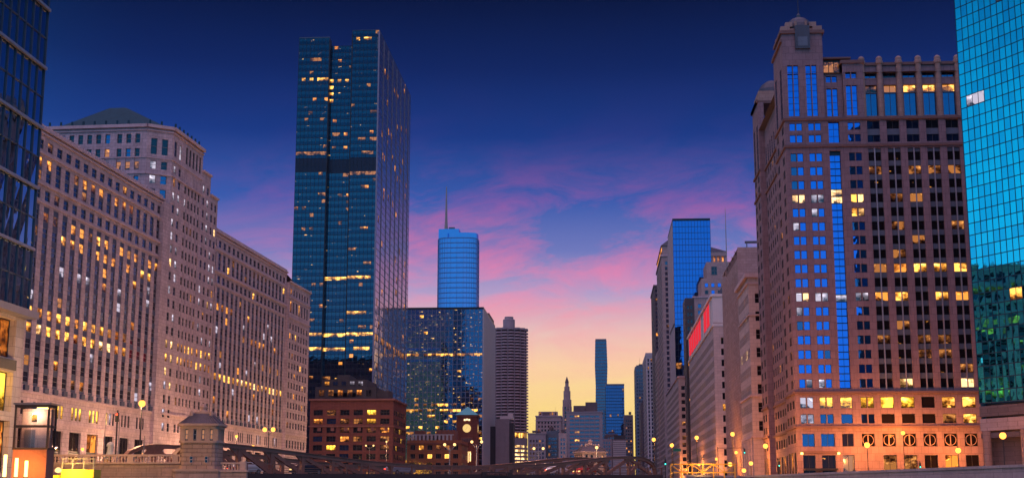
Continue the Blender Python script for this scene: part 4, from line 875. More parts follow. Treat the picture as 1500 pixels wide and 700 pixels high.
b.p('dome', 'dome_lead').lathe([(3.3, 111.4), (3.3, 113.2), (3.1, 114.0), (2.6, 115.0), (1.8, 115.7), (.8, 116.1), (.5, 116.2), (.5, 116.9), (.15, 117.3)], 20, 5, 4)
for i in range(8):
    a = 2*math.pi*i/8 + .39; b.p('dome_rib#%d' % i, 'granite_light').prism([(5 + 3.4*math.cos(a) + .35*math.cos(a+q), 4 + 3.4*math.sin(a) + .35*math.sin(a+q)) for q in (0, 1.57, 3.14, 4.71)], 111.4, 114.2)
b.p('mast', 'pole_dark').lathe([(.12, 117), (.04, 124)], 8, 5, 4)
# river side
EN = (0, -1)
npairs = []
for k in range(13): npairs += [(2.0 + k*5.1, 3.3 + k*5.1), (3.6 + k*5.1, 4.9 + k*5.1)]
for (o_, L_, zt, cc) in (((0, 67), 14, 108.5, [(1.5, 2.8), (3.1, 4.4), (8.5, 9.8), (10.1, 11.4)]), ((1.6, 53), 36, 100.5, [(1.5 + k*4.4, 3.0 + k*4.4) for k in range(8)]), ((0, 17), 17, 108.5, [(2.2, 3.5), (3.8, 5.1), (11.4, 12.7), (13.0, 14.3)])):
    b.facade(o_, EN, L_, 21.4, 88.4, cc, rows_f + rows_u, dep=.08, st=lambda ci, ri, k: pick(('lit_amber', .03), ('lit_dim', .04), ('glass_dark', .93)), wall=WG, frame='window_frame_dark', nz=1)
    b.facade(o_, EN, L_, 88.4, zt, cc, [(89.5, zt - 6)], dep=.1, st=lambda ci, ri, k: 'glass_blue_dim', wall=WG, frame='mullion_navy', nz=6, fr=.06)
    b.facade(o_, EN, L_, 0, 21.4, [(2 + k*5, 5 + k*5) for k in range(int((L_ - 2)/5))], [(.3, 7.4), (9.5, 11.8), (14, 16), (17.6, 19.6)], dep=.12, st=lambda ci, ri, k: ('lit_shop' if ri == 0 and ci % 2 else 'glass_room'), wall=WG, frame='window_frame_dark', nx=2, nz=1)
    for z, h, p in ((21.0, .55, .4), (12.9, .55, .45), (81.3, .6, .4), (88.1, .6, .45), (zt, .8, .5)): b.obox(('cornice#n%g_%g' % (z, o_[1]), 'granite_trim'), o_, EN, -.2, L_ + .2, .02, p, z, z + h)
b.plain((1.6, 53), (-1, 0), 1.6, 0, 108.5, WG); b.plain((0, 17), EX, 1.6, 0, 108.5, WG)
b.p('far_tower_cornice', 'granite_trim').box(-.5, 10.5, 54, 67.5, 108.5, 109.3); b.p('far_tower_attic', 'granite_light').box(.5, 9.5, 55, 66, 109.3, 112.5); b.p('far_dome', 'dome_lead').lathe([(4, 112.5), (3.8, 114), (3, 115.5), (1.5, 116.6), (.3, 117)], 16, 5, 60)
for z, h, p in ((21.0, .55, .42), (12.9, .55, .47), (81.3, .6, .42), (88.1, .6, .47)): b.obox(('cornice#w%g' % z, 'granite_trim'), (0, 0), EX, -.3, 48.3, .02, p, z, z + h)
# base storeys
b.facade((0, 0), EX, 48, 13.0, 21.4, allc, [(14.0, 16.2), (17.6, 20.2)], dep=.4, wall=WG, frame='window_frame_dark', nx=1, nz=1,
    st=lambda ci, ri, k: ((('lit_white' if ci < 2 else 'lit_yellow') if ri == 1 else ('lit_white' if ci < 2 else 'glass_blue_dim' if ci < 7 else 'glass_room')) if ci < 9 else pick(('lit_gold', .25), ('lit_dim', .4), ('glass_room', .35))))
b.facade((0, 0), EX, 48, 0, 13.0, [(1.3, 4.2), (5.7, 8.9), (10.6, 13.3)] + [(15.2, 18.2)] + bays, [(.3, 6.6), (8.6, 11.6)], dep=.7, wall=WG, frame='window_frame_dark', nx=2, nz=1,
    st=lambda ci, ri, k: (None if ri == 0 and ci == 3 else ('lit_shop' if ri == 0 and ci in (7,) else 'lit_dim' if ri == 0 and ci in (2, 4, 5) else 'glass_blue_dim' if ci < 2 and ri else 'glass_room')))
def ring(part, cx, y, cz, r, w):
    mb = b.p(part, 'granite_light'); n = 20
    for i in range(n):
        a, c = 2*math.pi*i/n, 2*math.pi*(i+1)/n; q = lambda rr, t, k: (cx + rr*math.cos(t), y + k, cz + rr*math.sin(t))
        mb.quad(q(r, a, 0), q(r, c, 0), q(r + w, c, 0), q(r + w, a, 0)); mb.quad(q(r + w, a, 0), q(r + w, c, 0), q(r + w, c, .4), q(r + w, a, .4))
for i, (c0, c1) in enumerate([(15.2, 18.2)] + bays):
    ring('medallion#%d' % i, (c0 + c1)/2, .25, 10.1, 1.15, .16); b.p('medallion_bar#%d' % i, 'granite_light').box((c0 + c1)/2 - .12, (c0 + c1)/2 + .12, .3, .5, 8.9, 11.3)
b.p('entrance_recess', 'granite_trim').box(1.0, 9.4, -.25, .0, 7.0, 7.6)
b.p('canopy', 'canopy_black').box(1.2, 8.8, -3.4, -.1, 3.0, 3.5)
for i, u in enumerate((1.0, 9.6)): b.p('sconce#%d' % i, 'sconce').box(u - .25, u + .25, -.5, -.1, 6.8, 7.2)
b.plain((48, 0), EU, 67, 0, 102, WG); b.plain((48, 67), (-1, 0), 48, 0, 100, WG); b.roof([(0, 0), (48, 0), (48, 67), (0, 67)], 100.2)
b.p('tower_core', 'pink_granite').box(.9, 9.9, 12.1, 16.5, 88.5, 108.4)
b.plain((10, 12), (0, -1), 12, 88.4, 108.5, WG) if False else b.p('tower_side', 'pink_granite').box(9.2, 9.98, .95, 12, 88.5, 108.45)
b.finish(300, kinds=('spandrel', 'strip_spandrel', 'bay_mullion'))

# ================================================================== curved teal glass building at the right edge
b = Bld('curved_glass_building', 'curved teal mirror glass building over a dark granite base', 'skyscraper', 73.2, 270)
pts = []; ang = math.atan2(-.866, .5); x, y = 0.0, 0.0
for i in range(16):
    pts.append((x, y)); a = ang + R(1.1)*(i - 3) * -.35; x += 1.56*math.cos(a); y += 1.56*math.sin(a)
for i in range(len(pts) - 1):
    a, c = pts[i], pts[i+1]; L = math.hypot(c[0]-a[0], c[1]-a[1]); d = ((c[0]-a[0])/L, (c[1]-a[1])/L)
    b.curtain(a, d, L, 14.6, 101.55, 1, 37, lambda i_, j: ('lit_white' if (j == 25 and i in (1, 2, 3)) or (j == 33 and i in (7, 8)) else 'lit_gold' if j == 8 and i in (6, 7) else pick(('glass_teal', .6), ('glass_teal_b', .4))), ('mullion', 'mullion_navy'), mw=.10, mp=.06, tw=.16, tilt=.13)
    b.obox(('granite_band', 'tan_stone'), a, d, 0, L, -.6, .25, 9.3, 11.6); b.obox(('granite_band#2', 'dark_stone'), a, d, 0, L, -.6, .18, 12.0, 14.0)
    b.obox(('base_wall', 'dark_stone'), a, d, -.02, L + .02, -2.2, -1.6, 0, 14.5); b.obox(('soffit', 'dark_stone'), a, d, 0, L, -1.5, .2, 7.9, 8.9)
for i in (1, 7, 13):
    a = pts[i]; b.p('column#%d' % i, 'granite_light').lathe([(.75, 0), (.75, 9.2)], 14, a[0] - .3, a[1] - .3)
b.p('return_wall', 'mullion_navy').prism([(.1, -.1), (.8, -.1), (5.5, 12), (4.5, 12)], 0, 101.5)
b.p('roof', 'roof_gravel').prism([pts[0], pts[12], pts[-1], (50, pts[-1][1] + 5), (50, 12), (4.6, 12)], 101, 101.7)
b.p('back_wall', 'mullion_navy').box(5.0, 50, 11, 11.5, 0, 101.2)
def ringy(cx, cy, cz, r):
    m = MB(); n = 20
    for i in range(n):
        a, c = 2*math.pi*i/n, 2*math.pi*(i+1)/n
        q = lambda rr, t: (cx + rr*math.cos(t)*.37, cy - rr*math.cos(t)*.93, cz + rr*math.sin(t)); m.quad(q(r, a), q(r, c), q(r + .2, c), q(r + .2, a))
    m.box(cx - .08, cx + .08, cy - .08, cy + .08, cz - r, cz + r); return m
ringy(pts[9][0] + .9, pts[9][1] + .6, 5.4, 1.2).build('medallion', 'granite_light', b.root)
b.finish(0, npane=300, kinds=('mullion', 'transom'))

# ================================================================== bascule bridge across the river
AX = math.atan2(80, 57.8); BL = 98.7
br = tag(empty('bascule_bridge', (-48.7, 152, 0), AX), 'rust brown steel bascule bridge with low humped side trusses', 'bridge')
def interp(tab, s):
    for (a, va), (c, vc) in zip(tab, tab[1:]):
        if s <= c: return va + (vc - va) * max(0, (s - a) / (c - a))
    return tab[-1][1]
CH = [(0, -.2), (.8, 1.1), (1.9, 2.15), (3.4, 2.75), (5.5, 3.0), (8, 2.98), (13.6, 2.68), (19, 2.28), (24.7, 1.86), (31, 1.45), (37, 1.18), (45, 1.08), (53.6, 1.15), (63.1, 1.44), (68, 1.7), (73, 2.02), (78.2, 2.5), (82.5, 2.88), (86.4, 3.16), (90.5, 3.34), (94, 3.3), (96.2, 3.0), (97.6, 2.45), (98.3, 1.7), (98.7, .6)]
deck = lambda s: -.55 + .0105*s
def arch_steps(n=70): return [BL*i/n for i in range(n + 1)]
for tr_y in (0.0, 9.5):
    sfx = tr_y
    m = MB(); ss = [c[0] for c in CH]
    ss = sorted(set([round(v, 2) for v in ss] + [round(BL*i/60, 2) for i in range(61)]))
    for a, c in zip(ss, ss[1:]):
        za, zc = interp(CH, a), interp(CH, c); th = .42
        m.hexa([(a, tr_y - .28, za - th), (c, tr_y - .28, zc - th), (c, tr_y + .28, zc - th), (a, tr_y + .28, za - th), (a, tr_y - .28, za), (c, tr_y - .28, zc), (c, tr_y + .28, zc), (a, tr_y + .28, za)])
        m.hexa([(a, tr_y - .4, za), (c, tr_y - .4, zc), (c, tr_y + .4, zc), (a, tr_y + .4, za), (a, tr_y - .4, za + .07), (c, tr_y - .4, zc + .07), (c, tr_y + .4, zc + .07), (a, tr_y + .4, za + .07)])
    m.build('top_chord', 'bridge_paint', br)
    m = MB()
    for a, c in zip(ss, ss[1:]):
        za, zc = deck(a), deck(c)
        m.hexa([(a, tr_y - .3, za - 2.2), (c, tr_y - .3, zc - 2.2), (c, tr_y + .3, zc - 2.2), (a, tr_y + .3, za - 2.2), (a, tr_y - .3, za - .1), (c, tr_y - .3, zc - .1), (c, tr_y + .3, zc - .1), (a, tr_y + .3, za - .1)])
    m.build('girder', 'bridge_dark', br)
    nodes = [5.5, 10.5, 15.5, 20.5, 25.5, 30.5, 36, 63, 68, 73.5, 79, 84.5, 91]
    for k, s_ in enumerate(nodes):
        zt = interp(CH, s_) - .3; zb = deck(s_) - .15
        m = MB(); m.box(s_ - .24, s_ + .24, tr_y - .2, tr_y + .2, zb, zt)
        # flared gussets with a curved edge at head and foot
        hgt = zt - zb
        for sg in (-1, 1):
            for e in range(4):
                r0, r1 = .24 + (1 - math.cos(e/4*1.5))*hgt*.42, .24 + (1 - math.cos((e+1)/4*1.5))*hgt*.42
                z_a, z_b = zb + hgt*(.55 + .45*e/4), zb + hgt*(.55 + .45*(e+1)/4)
                m.hexa([(s_ + sg*.2, tr_y - .12, z_a), (s_ + sg*r0, tr_y - .12, z_a), (s_ + sg*r0, tr_y + .12, z_a), (s_ + sg*.2, tr_y + .12, z_a), (s_ + sg*.2, tr_y - .12, z_b), (s_ + sg*r1, tr_y - .12, z_b), (s_ + sg*r1, tr_y + .12, z_b), (s_ + sg*.2, tr_y + .12, z_b)])
        m.build('post', 'bridge_paint', br)
        if k + 1 < len(nodes) and nodes[k+1] - s_ < 8:
            s2 = nodes[k+1]
            a, c = ((s_, interp(CH, s_) - .4), (s2, deck(s2))) if s_ < 50 else ((s_, deck(s_)), (s2, interp(CH, s2) - .4))
            m = MB(); m.bar((a[0], tr_y, a[1]), (c[0], tr_y, c[1]), .34, .46); m.build('diagonal', 'bridge_paint', br)
    for a, c in (((5.2, 2.6), (1.2, deck(1.2))), ((91.5, 2.9), (97.6, deck(97))), ((94.5, 2.8), (91, deck(91)))):
        m = MB(); m.bar((a[0], tr_y, a[1]), (c[0], tr_y, c[1]), .34, .5); m.build('diagonal', 'bridge_paint', br)
m = MB()
for i in range(30):
    a, c = BL*i/30, BL*(i+1)/30
    m.hexa([(a, .31, deck(a) - .5), (c, .31, deck(c) - .5), (c, 9.19, deck(c) - .5), (a, 9.19, deck(a) - .5), (a, .31, deck(a) - .05), (c, .31, deck(c) - .05), (c, 9.19, deck(c) - .05), (a, 9.19, deck(a) - .05)])
m.build('deck', 'asphalt', br)
# outside walkway with its railing on the near side
m = MB()
for i in range(30):
    a, c = 1.5 + 96*i/30, 1.5 + 96*(i+1)/30
    m.hexa([(a, -2.3, deck(a) - .35), (c, -2.3, deck(c) - .35), (c, -.45, deck(c) - .35), (a, -.45, deck(a) - .35), (a, -2.3, deck(a)), (c, -2.3, deck(c)), (c, -.45, deck(c)), (a, -.45, deck(a))])
m.build('walkway', 'bridge_paint', br)
for h, w in ((1.08, .11), (.62, .06), (.34, .06), (.14, .08)):
    m = MB()
    for i in range(30):
        a, c = 2 + 95.5*i/30, 2 + 95.5*(i+1)/30; m.bar((a, -2.25, deck(a) + h), (c, -2.25, deck(c) + h), w)
    m.build('rail', 'bridge_paint', br)
for i in range(25):
    s_ = 2 + i*3.97; m = MB(); m.box(s_ - .09, s_ + .09, -2.34, -2.16, deck(s_) - .9, deck(s_) + 1.15); m.build('rail_post', 'bridge_paint', br)
m = MB(); 
for i in range(30):
    a, c = 1.5 + 96*i/30, 1.5 + 96*(i+1)/30; m.hexa([(a, -2.38, deck(a) - .75), (c, -2.38, deck(c) - .75), (c, -2.31, deck(c) - .75), (a, -2.31, deck(a) - .75), (a, -2.38, deck(a) - .02), (c, -2.38, deck(c) - .02), (c, -2.31, deck(c) - .02), (a, -2.31, deck(a) - .02)])
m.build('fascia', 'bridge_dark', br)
tcu = bpy.data.curves.new('lettering', 'FONT'); tcu.body = 'FRANKLIN STREET'; tcu.size = .5; tcu.extrude = .03; tcu.align_x = 'CENTER'; tcu.space_character = 1.15
to = bpy.data.objects.new('lettering', tcu); COL.objects.link(to); bpy.context.view_layer.update()
me = bpy.data.meshes.new_from_object(to.evaluated_get(bpy.context.evaluated_depsgraph_get())); bpy.data.objects.remove(to)
me.materials.clear(); me.materials.append(M['brick_trim'])
pl = MB(); pl.box(51.6, 58.2, -2.46, -2.40, deck(55) - .35, deck(55) + .3); pl.build('name_board', 'bridge_dark', br)
lo = bpy.data.objects.new('lettering', me); COL.objects.link(lo); lo.parent = br; lo.location = (54.9, -2.5, deck(55) - .2); lo.rotation_euler = (R(90), 0, 0)

# ================================================================== bridge houses
def rrect(w, d, r, k=3):
    pts = []
    for cx, cy, a0 in ((w/2 - r, d/2 - r, 0), (-w/2 + r, d/2 - r, 90), (-w/2 + r, -d/2 + r, 180), (w/2 - r, -d/2 + r, 270)):
        pts += [(cx + r*math.cos(R(a0 + 90*i/k)), cy + r*math.sin(R(a0 + 90*i/k))) for i in range(k + 1)]
    return pts
def bridge_house(label, x, y, rz, w, d, zb, sc=1.0):
    h = tag(empty('bridge_house', (x, y, zb), rz), label, 'bridge house', 'stone bridge houses'); 
    o = lambda mb, n, m_: mb.build(n, m_, h)
    m = MB(); m.prism(rrect(w + .9, d + .9, .3), -5.5, .2*sc); o(m, 'plinth', 'quay_stone')
    m = MB(); m.prism(rrect(w + 1.15, d + 1.15, .35), .2*sc, .5*sc); o(m, 'plinth_cap', 'house_trim')
    for k in range(7):   # coursed rustication: separate courses with sunk joints
        m = MB(); m.prism(rrect(w, d, .55), .5*sc + k*.42*sc, .5*sc + k*.42*sc + .37*sc); o(m, 'course', 'house_stone')
    m = MB(); m.prism(rrect(w - .08, d - .08, .55), .5*sc, 3.5*sc); o(m, 'core', 'house_trim')
    m = MB(); m.prism(rrect(w + .3, d + .3, .6), 3.44*sc, 3.7*sc); o(m, 'sill_course', 'house_trim')
    m = MB(); m.prism(rrect(w - .5, d - .5, .4), 3.7*sc, 5.0*sc); o(m, 'wall', 'window_frame_dark')
    for sgn in (-1, 1):
        for i in range(5):
            u = -w/2 + .28 + (w - .56)*i/4; m = MB(); m.box(u - .27, u + .27, sgn*(d/2 - .22) - .18, sgn*(d/2 - .22) + .18, 3.7*sc, 5.0*sc); o(m, 'pilaster', 'house_trim')
            u = -d/2 + .28 + (d - .56)*i/4
            if 0 < i < 4: m = MB(); m.box(sgn*(w/2 - .22) - .18, sgn*(w/2 - .22) + .18, u - .27, u + .27, 3.7*sc, 5.0*sc); o(m, 'pilaster', 'house_trim')
        for i in range(4):
            u = -w/2 + .28 + (w - .56)*(i + .5)/4; ww = (w - .56)/4 - .54; m = MB(); window_geo(m, ww, 1.15*sc, 1, 2, .07); q = m.build('window', ['window_frame', pick(('glass_room', .7), ('lit_dim', .3))], h, (u - ww/2*(-sgn), sgn*(d/2 - .17), 3.8*sc)); q.rotation_euler[2] = math.pi if sgn > 0 else 0
        for u in (-w*.17, w*.22):
            m = MB(); window_geo(m, .42, .8*sc, 1, 2, .07); q = m.build('window', ['house_trim', 'glass_mart'], h, (u + .21*sgn, sgn*(d/2 + .03), 1.15*sc)); q.rotation_euler[2] = math.pi if sgn > 0 else 0
    m = MB(); m.prism(rrect(w + .2, d + .2, .6), 5.0*sc, 5.35*sc); o(m, 'frieze', 'house_trim')
    m = MB(); m.prism(rrect(w + .75, d + .75, .65), 5.35*sc, 5.6*sc); o(m, 'eave', 'house_trim')
    prof = [(1.09, 5.6), (.86, 6.02), (.66, 6.42), (.46, 6.74), (.40, 6.8)]
    rf = MB()
    for (a, za), (c, zc) in zip(prof, prof[1:]):
        rf.prism([(px_*a, py_*a) for px_, py_ in rrect(w, d, .6)], za*sc, zc*sc, top=[(px_*c, py_*c) for px_, py_ in rrect(w, d, .6)])
    ro = o(rf, 'roof', 'roof_tile')
    for i in range(14):    # standing tile rolls
        for sgn in (-1, 1):
            f = -1 + 2*(i + .5)/14
            m = MB()
            for (a, za), (c, zc) in zip(prof, prof[1:]): m.bar((f*w/2*a*.92, sgn*d/2*a, za*sc), (f*w/2*c*.92, sgn*d/2*c, zc*sc), .09)
            m.build('tile_roll', 'roof_tile', ro)
            m = MB()
            for (a, za), (c, zc) in zip(prof, prof[1:]): m.bar((sgn*w/2*a, f*d/2*a*.92, za*sc), (sgn*w/2*c, f*d/2*c*.92, zc*sc), .09)
            m.build('tile_roll', 'roof_tile', ro)
    m = MB(); m.prism(rrect(w*.42, d*.42, .2), 6.8*sc, 7.0*sc); o(m, 'ridge_cap', 'house_trim')
    m = MB(); m.lathe([(.5, 7.0*sc), (.42, 7.2*sc), (.3, 7.3*sc), (.42, 7.6*sc), (.25, 7.9*sc), (.05, 8.0*sc)], 12); o(m, 'finial', 'house_trim')
    for i in range(4):
        m = MB(); m.lathe([(.22, 6.5*sc), (.2, 6.9*sc), (.08, 7.1*sc)], 8, (-1 if i % 2 else 1)*w*.26, (-1 if i < 2 else 1)*d*.26); o(m, 'cresting', 'house_trim')
    return h
bridge_house('square stone bridge house with tiled hip roof above the stone balustrade', -44.5, 152, R(6), 4.2, 4.2, -.6, .97)
bridge_house('small stone bridge house showing over the low right end of the brown truss', -1.8, 251, R(20), 4.6, 4.6, -.2, .92)

# ================================================================== left quay: stone wall, balustrade
q = tag(empty('stone_quay_wall', (-62, 150.2, 0)), 'stone quay wall with a balustrade beside the bridge house', 'wall')
for r_ in range(7):
    for i in range(9):
        m = MB(); z = -6 + r_*.92; x0 = i*1.75 - (.87 if r_ % 2 else 0); x0c, x1c = max(0, x0 + .02), min(15.6, x0 + 1.73)
        if x1c - x0c < .1: continue
        m.box(x0c, x1c, -.02*random.random(), .6, z + .02, z + .9); m.build('block', 'quay_stone', q)
m = MB(); m.box(0, 15.6, .06, .62, -6, .46); m.build('backing', 'balustrade_stone', q)
m = MB(); m.box(-.1, 15.7, -.28, .7, .46, .62); m.build('ledge', 'balustrade_stone', q)
m = MB(); m.box(0, 15.6, .0, .42, 1.28, 1.5); m.build('coping', 'balustrade_stone', q)
bal = MB(); bal.lathe([(.10, .62), (.13, .7), (.07, .8), (.12, 1.0), (.07, 1.2), (.11, 1.28)], 8)
bme = bal.mesh('baluster', ['balustrade_stone'])
for i in range(42):
    u = .35 + i*.36
    if i % 14 == 13: m = MB(); m.box(u - .3, u + .3, -.06, .5, .62, 1.27); m.build('pedestal', 'balustrade_stone', q); continue
    o = bpy.data.objects.new('baluster', bme); COL.objects.link(o); o.parent = q; o.location = (u, .21, 0)
# short balustrade right of the house
q = tag(empty('short_balustrade', (-42.0, 149.9, 0)), 'short stretch of stone balustrade between bridge house and bridge', 'balustrade')
m = MB(); m.box(.25, 3.2, 0, .6, -6, -.45); m.build('base', 'quay_stone', q); m = MB(); m.box(.2, 3.35, -.2, .7, -.45, -.25); m.build('ledge', 'balustrade_stone', q)
m = MB(); m.box(.25, 2.4, .05, .45, .42, .6); m.build('coping', 'balustrade_stone', q); m = MB(); m.box(2.4, 3.1, 0, .55, -.25, .7); m.build('end_pier', 'balustrade_stone', q)
for i in range(6): o = bpy.data.objects.new('baluster', bme); COL.objects.link(o); o.parent = q; o.location = (.5 + i*.34, .25, -.86)

# ================================================================== right quay wall
q = tag(empty('concrete_quay_wall', (0, 0, 0)), 'long smooth concrete quay wall with a coping below the granite tower', 'wall')
line = [(66, 132), (54.4, 175), (27.3, 271), (15.8, 256.8)]
for (a, c) in zip(line, line[1:]):
    L = math.hypot(c[0]-a[0], c[1]-a[1]); d = ((c[0]-a[0])/L, (c[1]-a[1])/L); n = (-d[1], d[0]); k = max(1, int(L/6))
    for i in range(k):
        u0, u1 = L*i/k + .015, L*(i+1)/k - .015
        P = lambda u, e, z: (a[0] + d[0]*u + n[0]*e, a[1] + d[1]*u + n[1]*e, z)
        m = MB(); m.hexa([P(u0, .05, -6.5), P(u1, .05, -6.5), P(u1, -.35, -6.5), P(u0, -.35, -6.5), P(u0, .05, .55), P(u1, .05, .55), P(u1, -.35, .55), P(u0, -.35, .55)]); m.build('panel', 'concrete', q)
    m = MB(); m.hexa([P(0, .22, .56), P(L, .22, .56), P(L, -.5, .56), P(0, -.5, .56), P(0, .22, .92), P(L, .22, .92), P(L, -.5, .92), P(0, -.5, .92)]); m.build('coping', 'concrete', q)

# ================================================================== glass lift kiosk, stair light, yellow canopy
k = tag(empty('lift_kiosk', (-56.6, 130, -1.6), R(4)), 'steel framed glass lift kiosk on a concrete base below the glass office', 'kiosk')
m = MB(); m.box(0, 4.1, 0, 3.6, 0, 3.05); m.build('base', 'brick_trim', k)
for x_ in (.05, 4.05):
    for y_ in (.05, 3.55): m = MB(); m.box(x_ - .12, x_ + .12, y_ - .12, y_ + .12, 3.05, 7.4); m.build('post', 'pole_dark', k)
for z_, h_ in ((3.06, .2), (5.25, .26), (7.3, .25)):
    for y_ in (-.02, 3.46): m = MB(); m.box(-.1, 4.2, y_, y_ + .16, z_, z_ + h_); m.build('beam', 'pole_dark', k)
    for x_ in (-.02, 3.96): m = MB(); m.box(x_, x_ + .16, .14, 3.46, z_, z_ + h_); m.build('beam', 'pole_dark', k)
m = MB(); m.box(-.25, 4.35, -.25, 3.85, 7.55, 7.75); m.build('roof', 'steel', k)
m, t, out = newmat('clear_glass'); tr = N(t, 'ShaderNodeBsdfTransparent', inp={'Color': (.85, .8, .8, 1)}); gl_ = N(t, 'ShaderNodeBsdfGlossy', inp={'Roughness': .05}); mx_ = N(t, 'ShaderNodeMixShader', inp={0: .05}); lk(t, tr.outputs[0], mx_.inputs[1]); lk(t, gl_.outputs[0], mx_.inputs[2]); lk(t, mx_.outputs[0], out.inputs[0])
for z_, h_ in ((3.28, 1.95), (5.53, 1.75)):
    for x_ in (.2, 2.1): m = MB(); m.box(x_, x_ + 1.85, .04, .08, z_, z_ + h_); m.build('pane', 'clear_glass', k)
    for y_ in (.2, 1.85): m = MB(); m.box(3.98, 4.02, y_, y_ + 1.6, z_, z_ + h_); m.build('pane', 'clear_glass', k)
m = MB(); m.box(.3, 3.8, 2.2, 3.4, 3.1, 7.2); m.build('shaft', 'concrete', k); m = MB(); m.box(.7, 2.0, 2.08, 2.19, 3.1, 5.1); m.build('door', 'steel', k)
m = MB(); m.box(1.5, 2.1, 2.1, 2.19, 5.9, 6.6); m.build('lit_panel', 'lit_yellow', k); m = MB(); m.box(2.7, 4.0, -.4, -.2, 7.1, 7.25); m.build('strip_light', 'tube_light', k)
ld = bpy.data.lights.new('kiosk_light', 'POINT'); ld.energy = 260; ld.color = (1, .6, .35); ld.shadow_soft_size = .15; lo_ = bpy.data.objects.new('kiosk_light', ld); COL.objects.link(lo_); lo_.parent = k; lo_.location = (2.2, 1.0, 6.6)
m = MB(); m.tri((2.0, -.05, 3.0), (4.05, -.05, 3.0), (4.05, -.05, 2.2)); m.build('gusset', 'bridge_paint', k)
k.scale = (.80, .62, .96)
for i, (x_, z0_, z1_) in enumerate(((-57.1, -1.3, 1.2), (-55.85, -1.2, .75), (-54.85, -1.25, .45), (-54.0, -1.3, .2))):
    l = tag(empty('tube_lamp', (x_, 126.5 + i*.25, -1.6)), 'upright glowing tube lamp in the row before the lift base', 'lamp', 'tube lamps below the lift kiosk')
    m = MB(); m.lathe([(.16, .3), (.16, z1_ + 1.6)], 10); m.build('tube', 'tube_light', l); m = MB(); m.lathe([(.24, 0), (.22, .3)], 10); m.build('foot', 'pole_dark', l)
    ld = bpy.data.lights.new('tube_lamp_light', 'POINT'); ld.energy = 170; ld.color = (1, .36, .06); ld.shadow_soft_size = .2; lo_ = bpy.data.objects.new('tube_lamp_light', ld); COL.objects.link(lo_); lo_.parent = l; lo_.location = (.1, 1.2, 1.2)
k = tag(empty('yellow_canopy', (-55.7, 140, -1.6), R(3)), 'bright yellow boxed stair canopy with pale rails on the quay', 'canopy')
m = MB(); m.box(0, 3.4, 0, 2.4, 0, 1.25); m.build('wall', 'yellow_fabric', k); m = MB(); m.box(-.9, -.05, .3, 2, 0, .7); m.build('side_box', 'yellow_fabric', k)
for x_ in (.05, 1.1, 2.3, 3.3): m = MB(); m.box(x_, x_ + .09, .02, .11, 1.25, 2.35); m.build('post', 'pole_grey', k)
for z_ in (2.3, 1.8): m = MB(); m.box(0, 3.4, .03, .1, z_, z_ + .07); m.build('rail', 'pole_grey', k)
m = MB(); m.lathe([(.05, .9), (.3, 1.0), (.34, 1.2), (.2, 1.4), (.04, 1.45)], 12, -.2, -.3); m.build('globe_lamp', 'lamp_warm', k)
ld = bpy.data.lights.new('canopy_fill', 'POINT'); ld.energy = 520; ld.color = (1, .62, .12); ld.shadow_soft_size = .2; lo_ = bpy.data.objects.new('canopy_fill', ld); COL.objects.link(lo_); lo_.parent = k; lo_.location = (1.2, -1.6, 1.2)  # added light in front of the canopy to brighten its wall; no fitting there

# ================================================================== street lamps and signals
def lamp(label, x, y, zh, kind='single', mat='lamp_sodium', power=2500, group=None, col=(1, .55, .28), base=0.0, r=.3, rz=0.0, twin=1.2):
    l = tag(empty('street_lamp', (x, y, base), rz), label, 'street lamp', group)
    H = zh - base
    m = MB(); m.lathe([(.22, 0), (.2, .5), (.11, .7), (.075, H - .4)], 8); m.build('pole', 'pole_dark' if mat == 'lamp_sodium' else 'pole_grey', l)
    xs = (0,) if kind == 'single' else (-twin, twin)
    for x_ in xs:
        if x_: m = MB(); m.bar((0, 0, H - 1.0), (x_*.9, 0, H - .35), .09); m.build('arm', 'pole_grey', l)
        m = MB(); m.lathe([(r*.6, H + r*.86), (r*.35, H + r*1.1), (.03, H + r*1.3)], 10, x_, 0); m.build('hood', 'pole_dark', l)
        m = MB(); m.lathe([(r*.1, H - r), (r*.5, H - r*.86), (r*.87, H - r*.5), (r, H), (r*.87, H + r*.5), (r*.5, H + r*.86), (r*.1, H + r)], 12, x_, 0); m.build('globe', mat, l)
    if power:
        ld = bpy.data.lights.new('street_lamp_light', 'POINT'); ld.energy = power * (.44 if x > 0 else .85 if kind != 'twin' else .4); ld.color = col; ld.shadow_soft_size = .02
        lo_ = bpy.data.objects.new('street_lamp_light', ld); COL.objects.link(lo_); lo_.parent = l; lo_.location = (0, 0, H + .9) if kind == 'twin' else (.2, .95, H - .1) if x > 34 and y < 340 else (.95, .2, H - .1) if x > 0 else (-.95, 0, H - .1)
    return l
GL = 'street lamps on the left bank'; GB = 'twin street lamps beyond the bridge'; GR = 'sodium street lamps on the right bank'
lamp('tall single street lamp standing before the stone block shop fronts', -56, 165, 8.1, power=6000, group=GL, r=.42)
lamp('street lamp glowing just above the lift kiosk roof', -55.6, 136, 5.9, base=-1.6, power=3000, group=GL, col=(1, .6, .2))
lamp('street lamp at the far end of the long stone block, over the bridge truss', -62, 255, 9.3, 'twin', power=9000, group=GL, twin=.8, r=.42)
lamp('street lamp between stone block and bridge house, half hidden by the truss', -77.5, 290, 9.6, power=9000, group=GL)
lamp('street lamp close along the stone block facade, behind the bridge house', -84, 330, 9, power=9000, group=GL)
lamp('street lamp beside the stone block end pavilion', -84, 420, 9, power=9000, group=GL)
for i_, (x_, y_) in enumerate(((-102.5, 268), (-101, 300), (-98, 346), (-96.5, 385))):
    lamp(('street lamp before the first lit shop fronts of the stone block', 'street lamp before the middle shop fronts of the stone block', 'street lamp at the tower foot of the stone block', 'street lamp before the right wing of the stone block')[i_], x_, y_, 6.2, power=5000, group=GL, r=.3, col=(1, .52, .26))
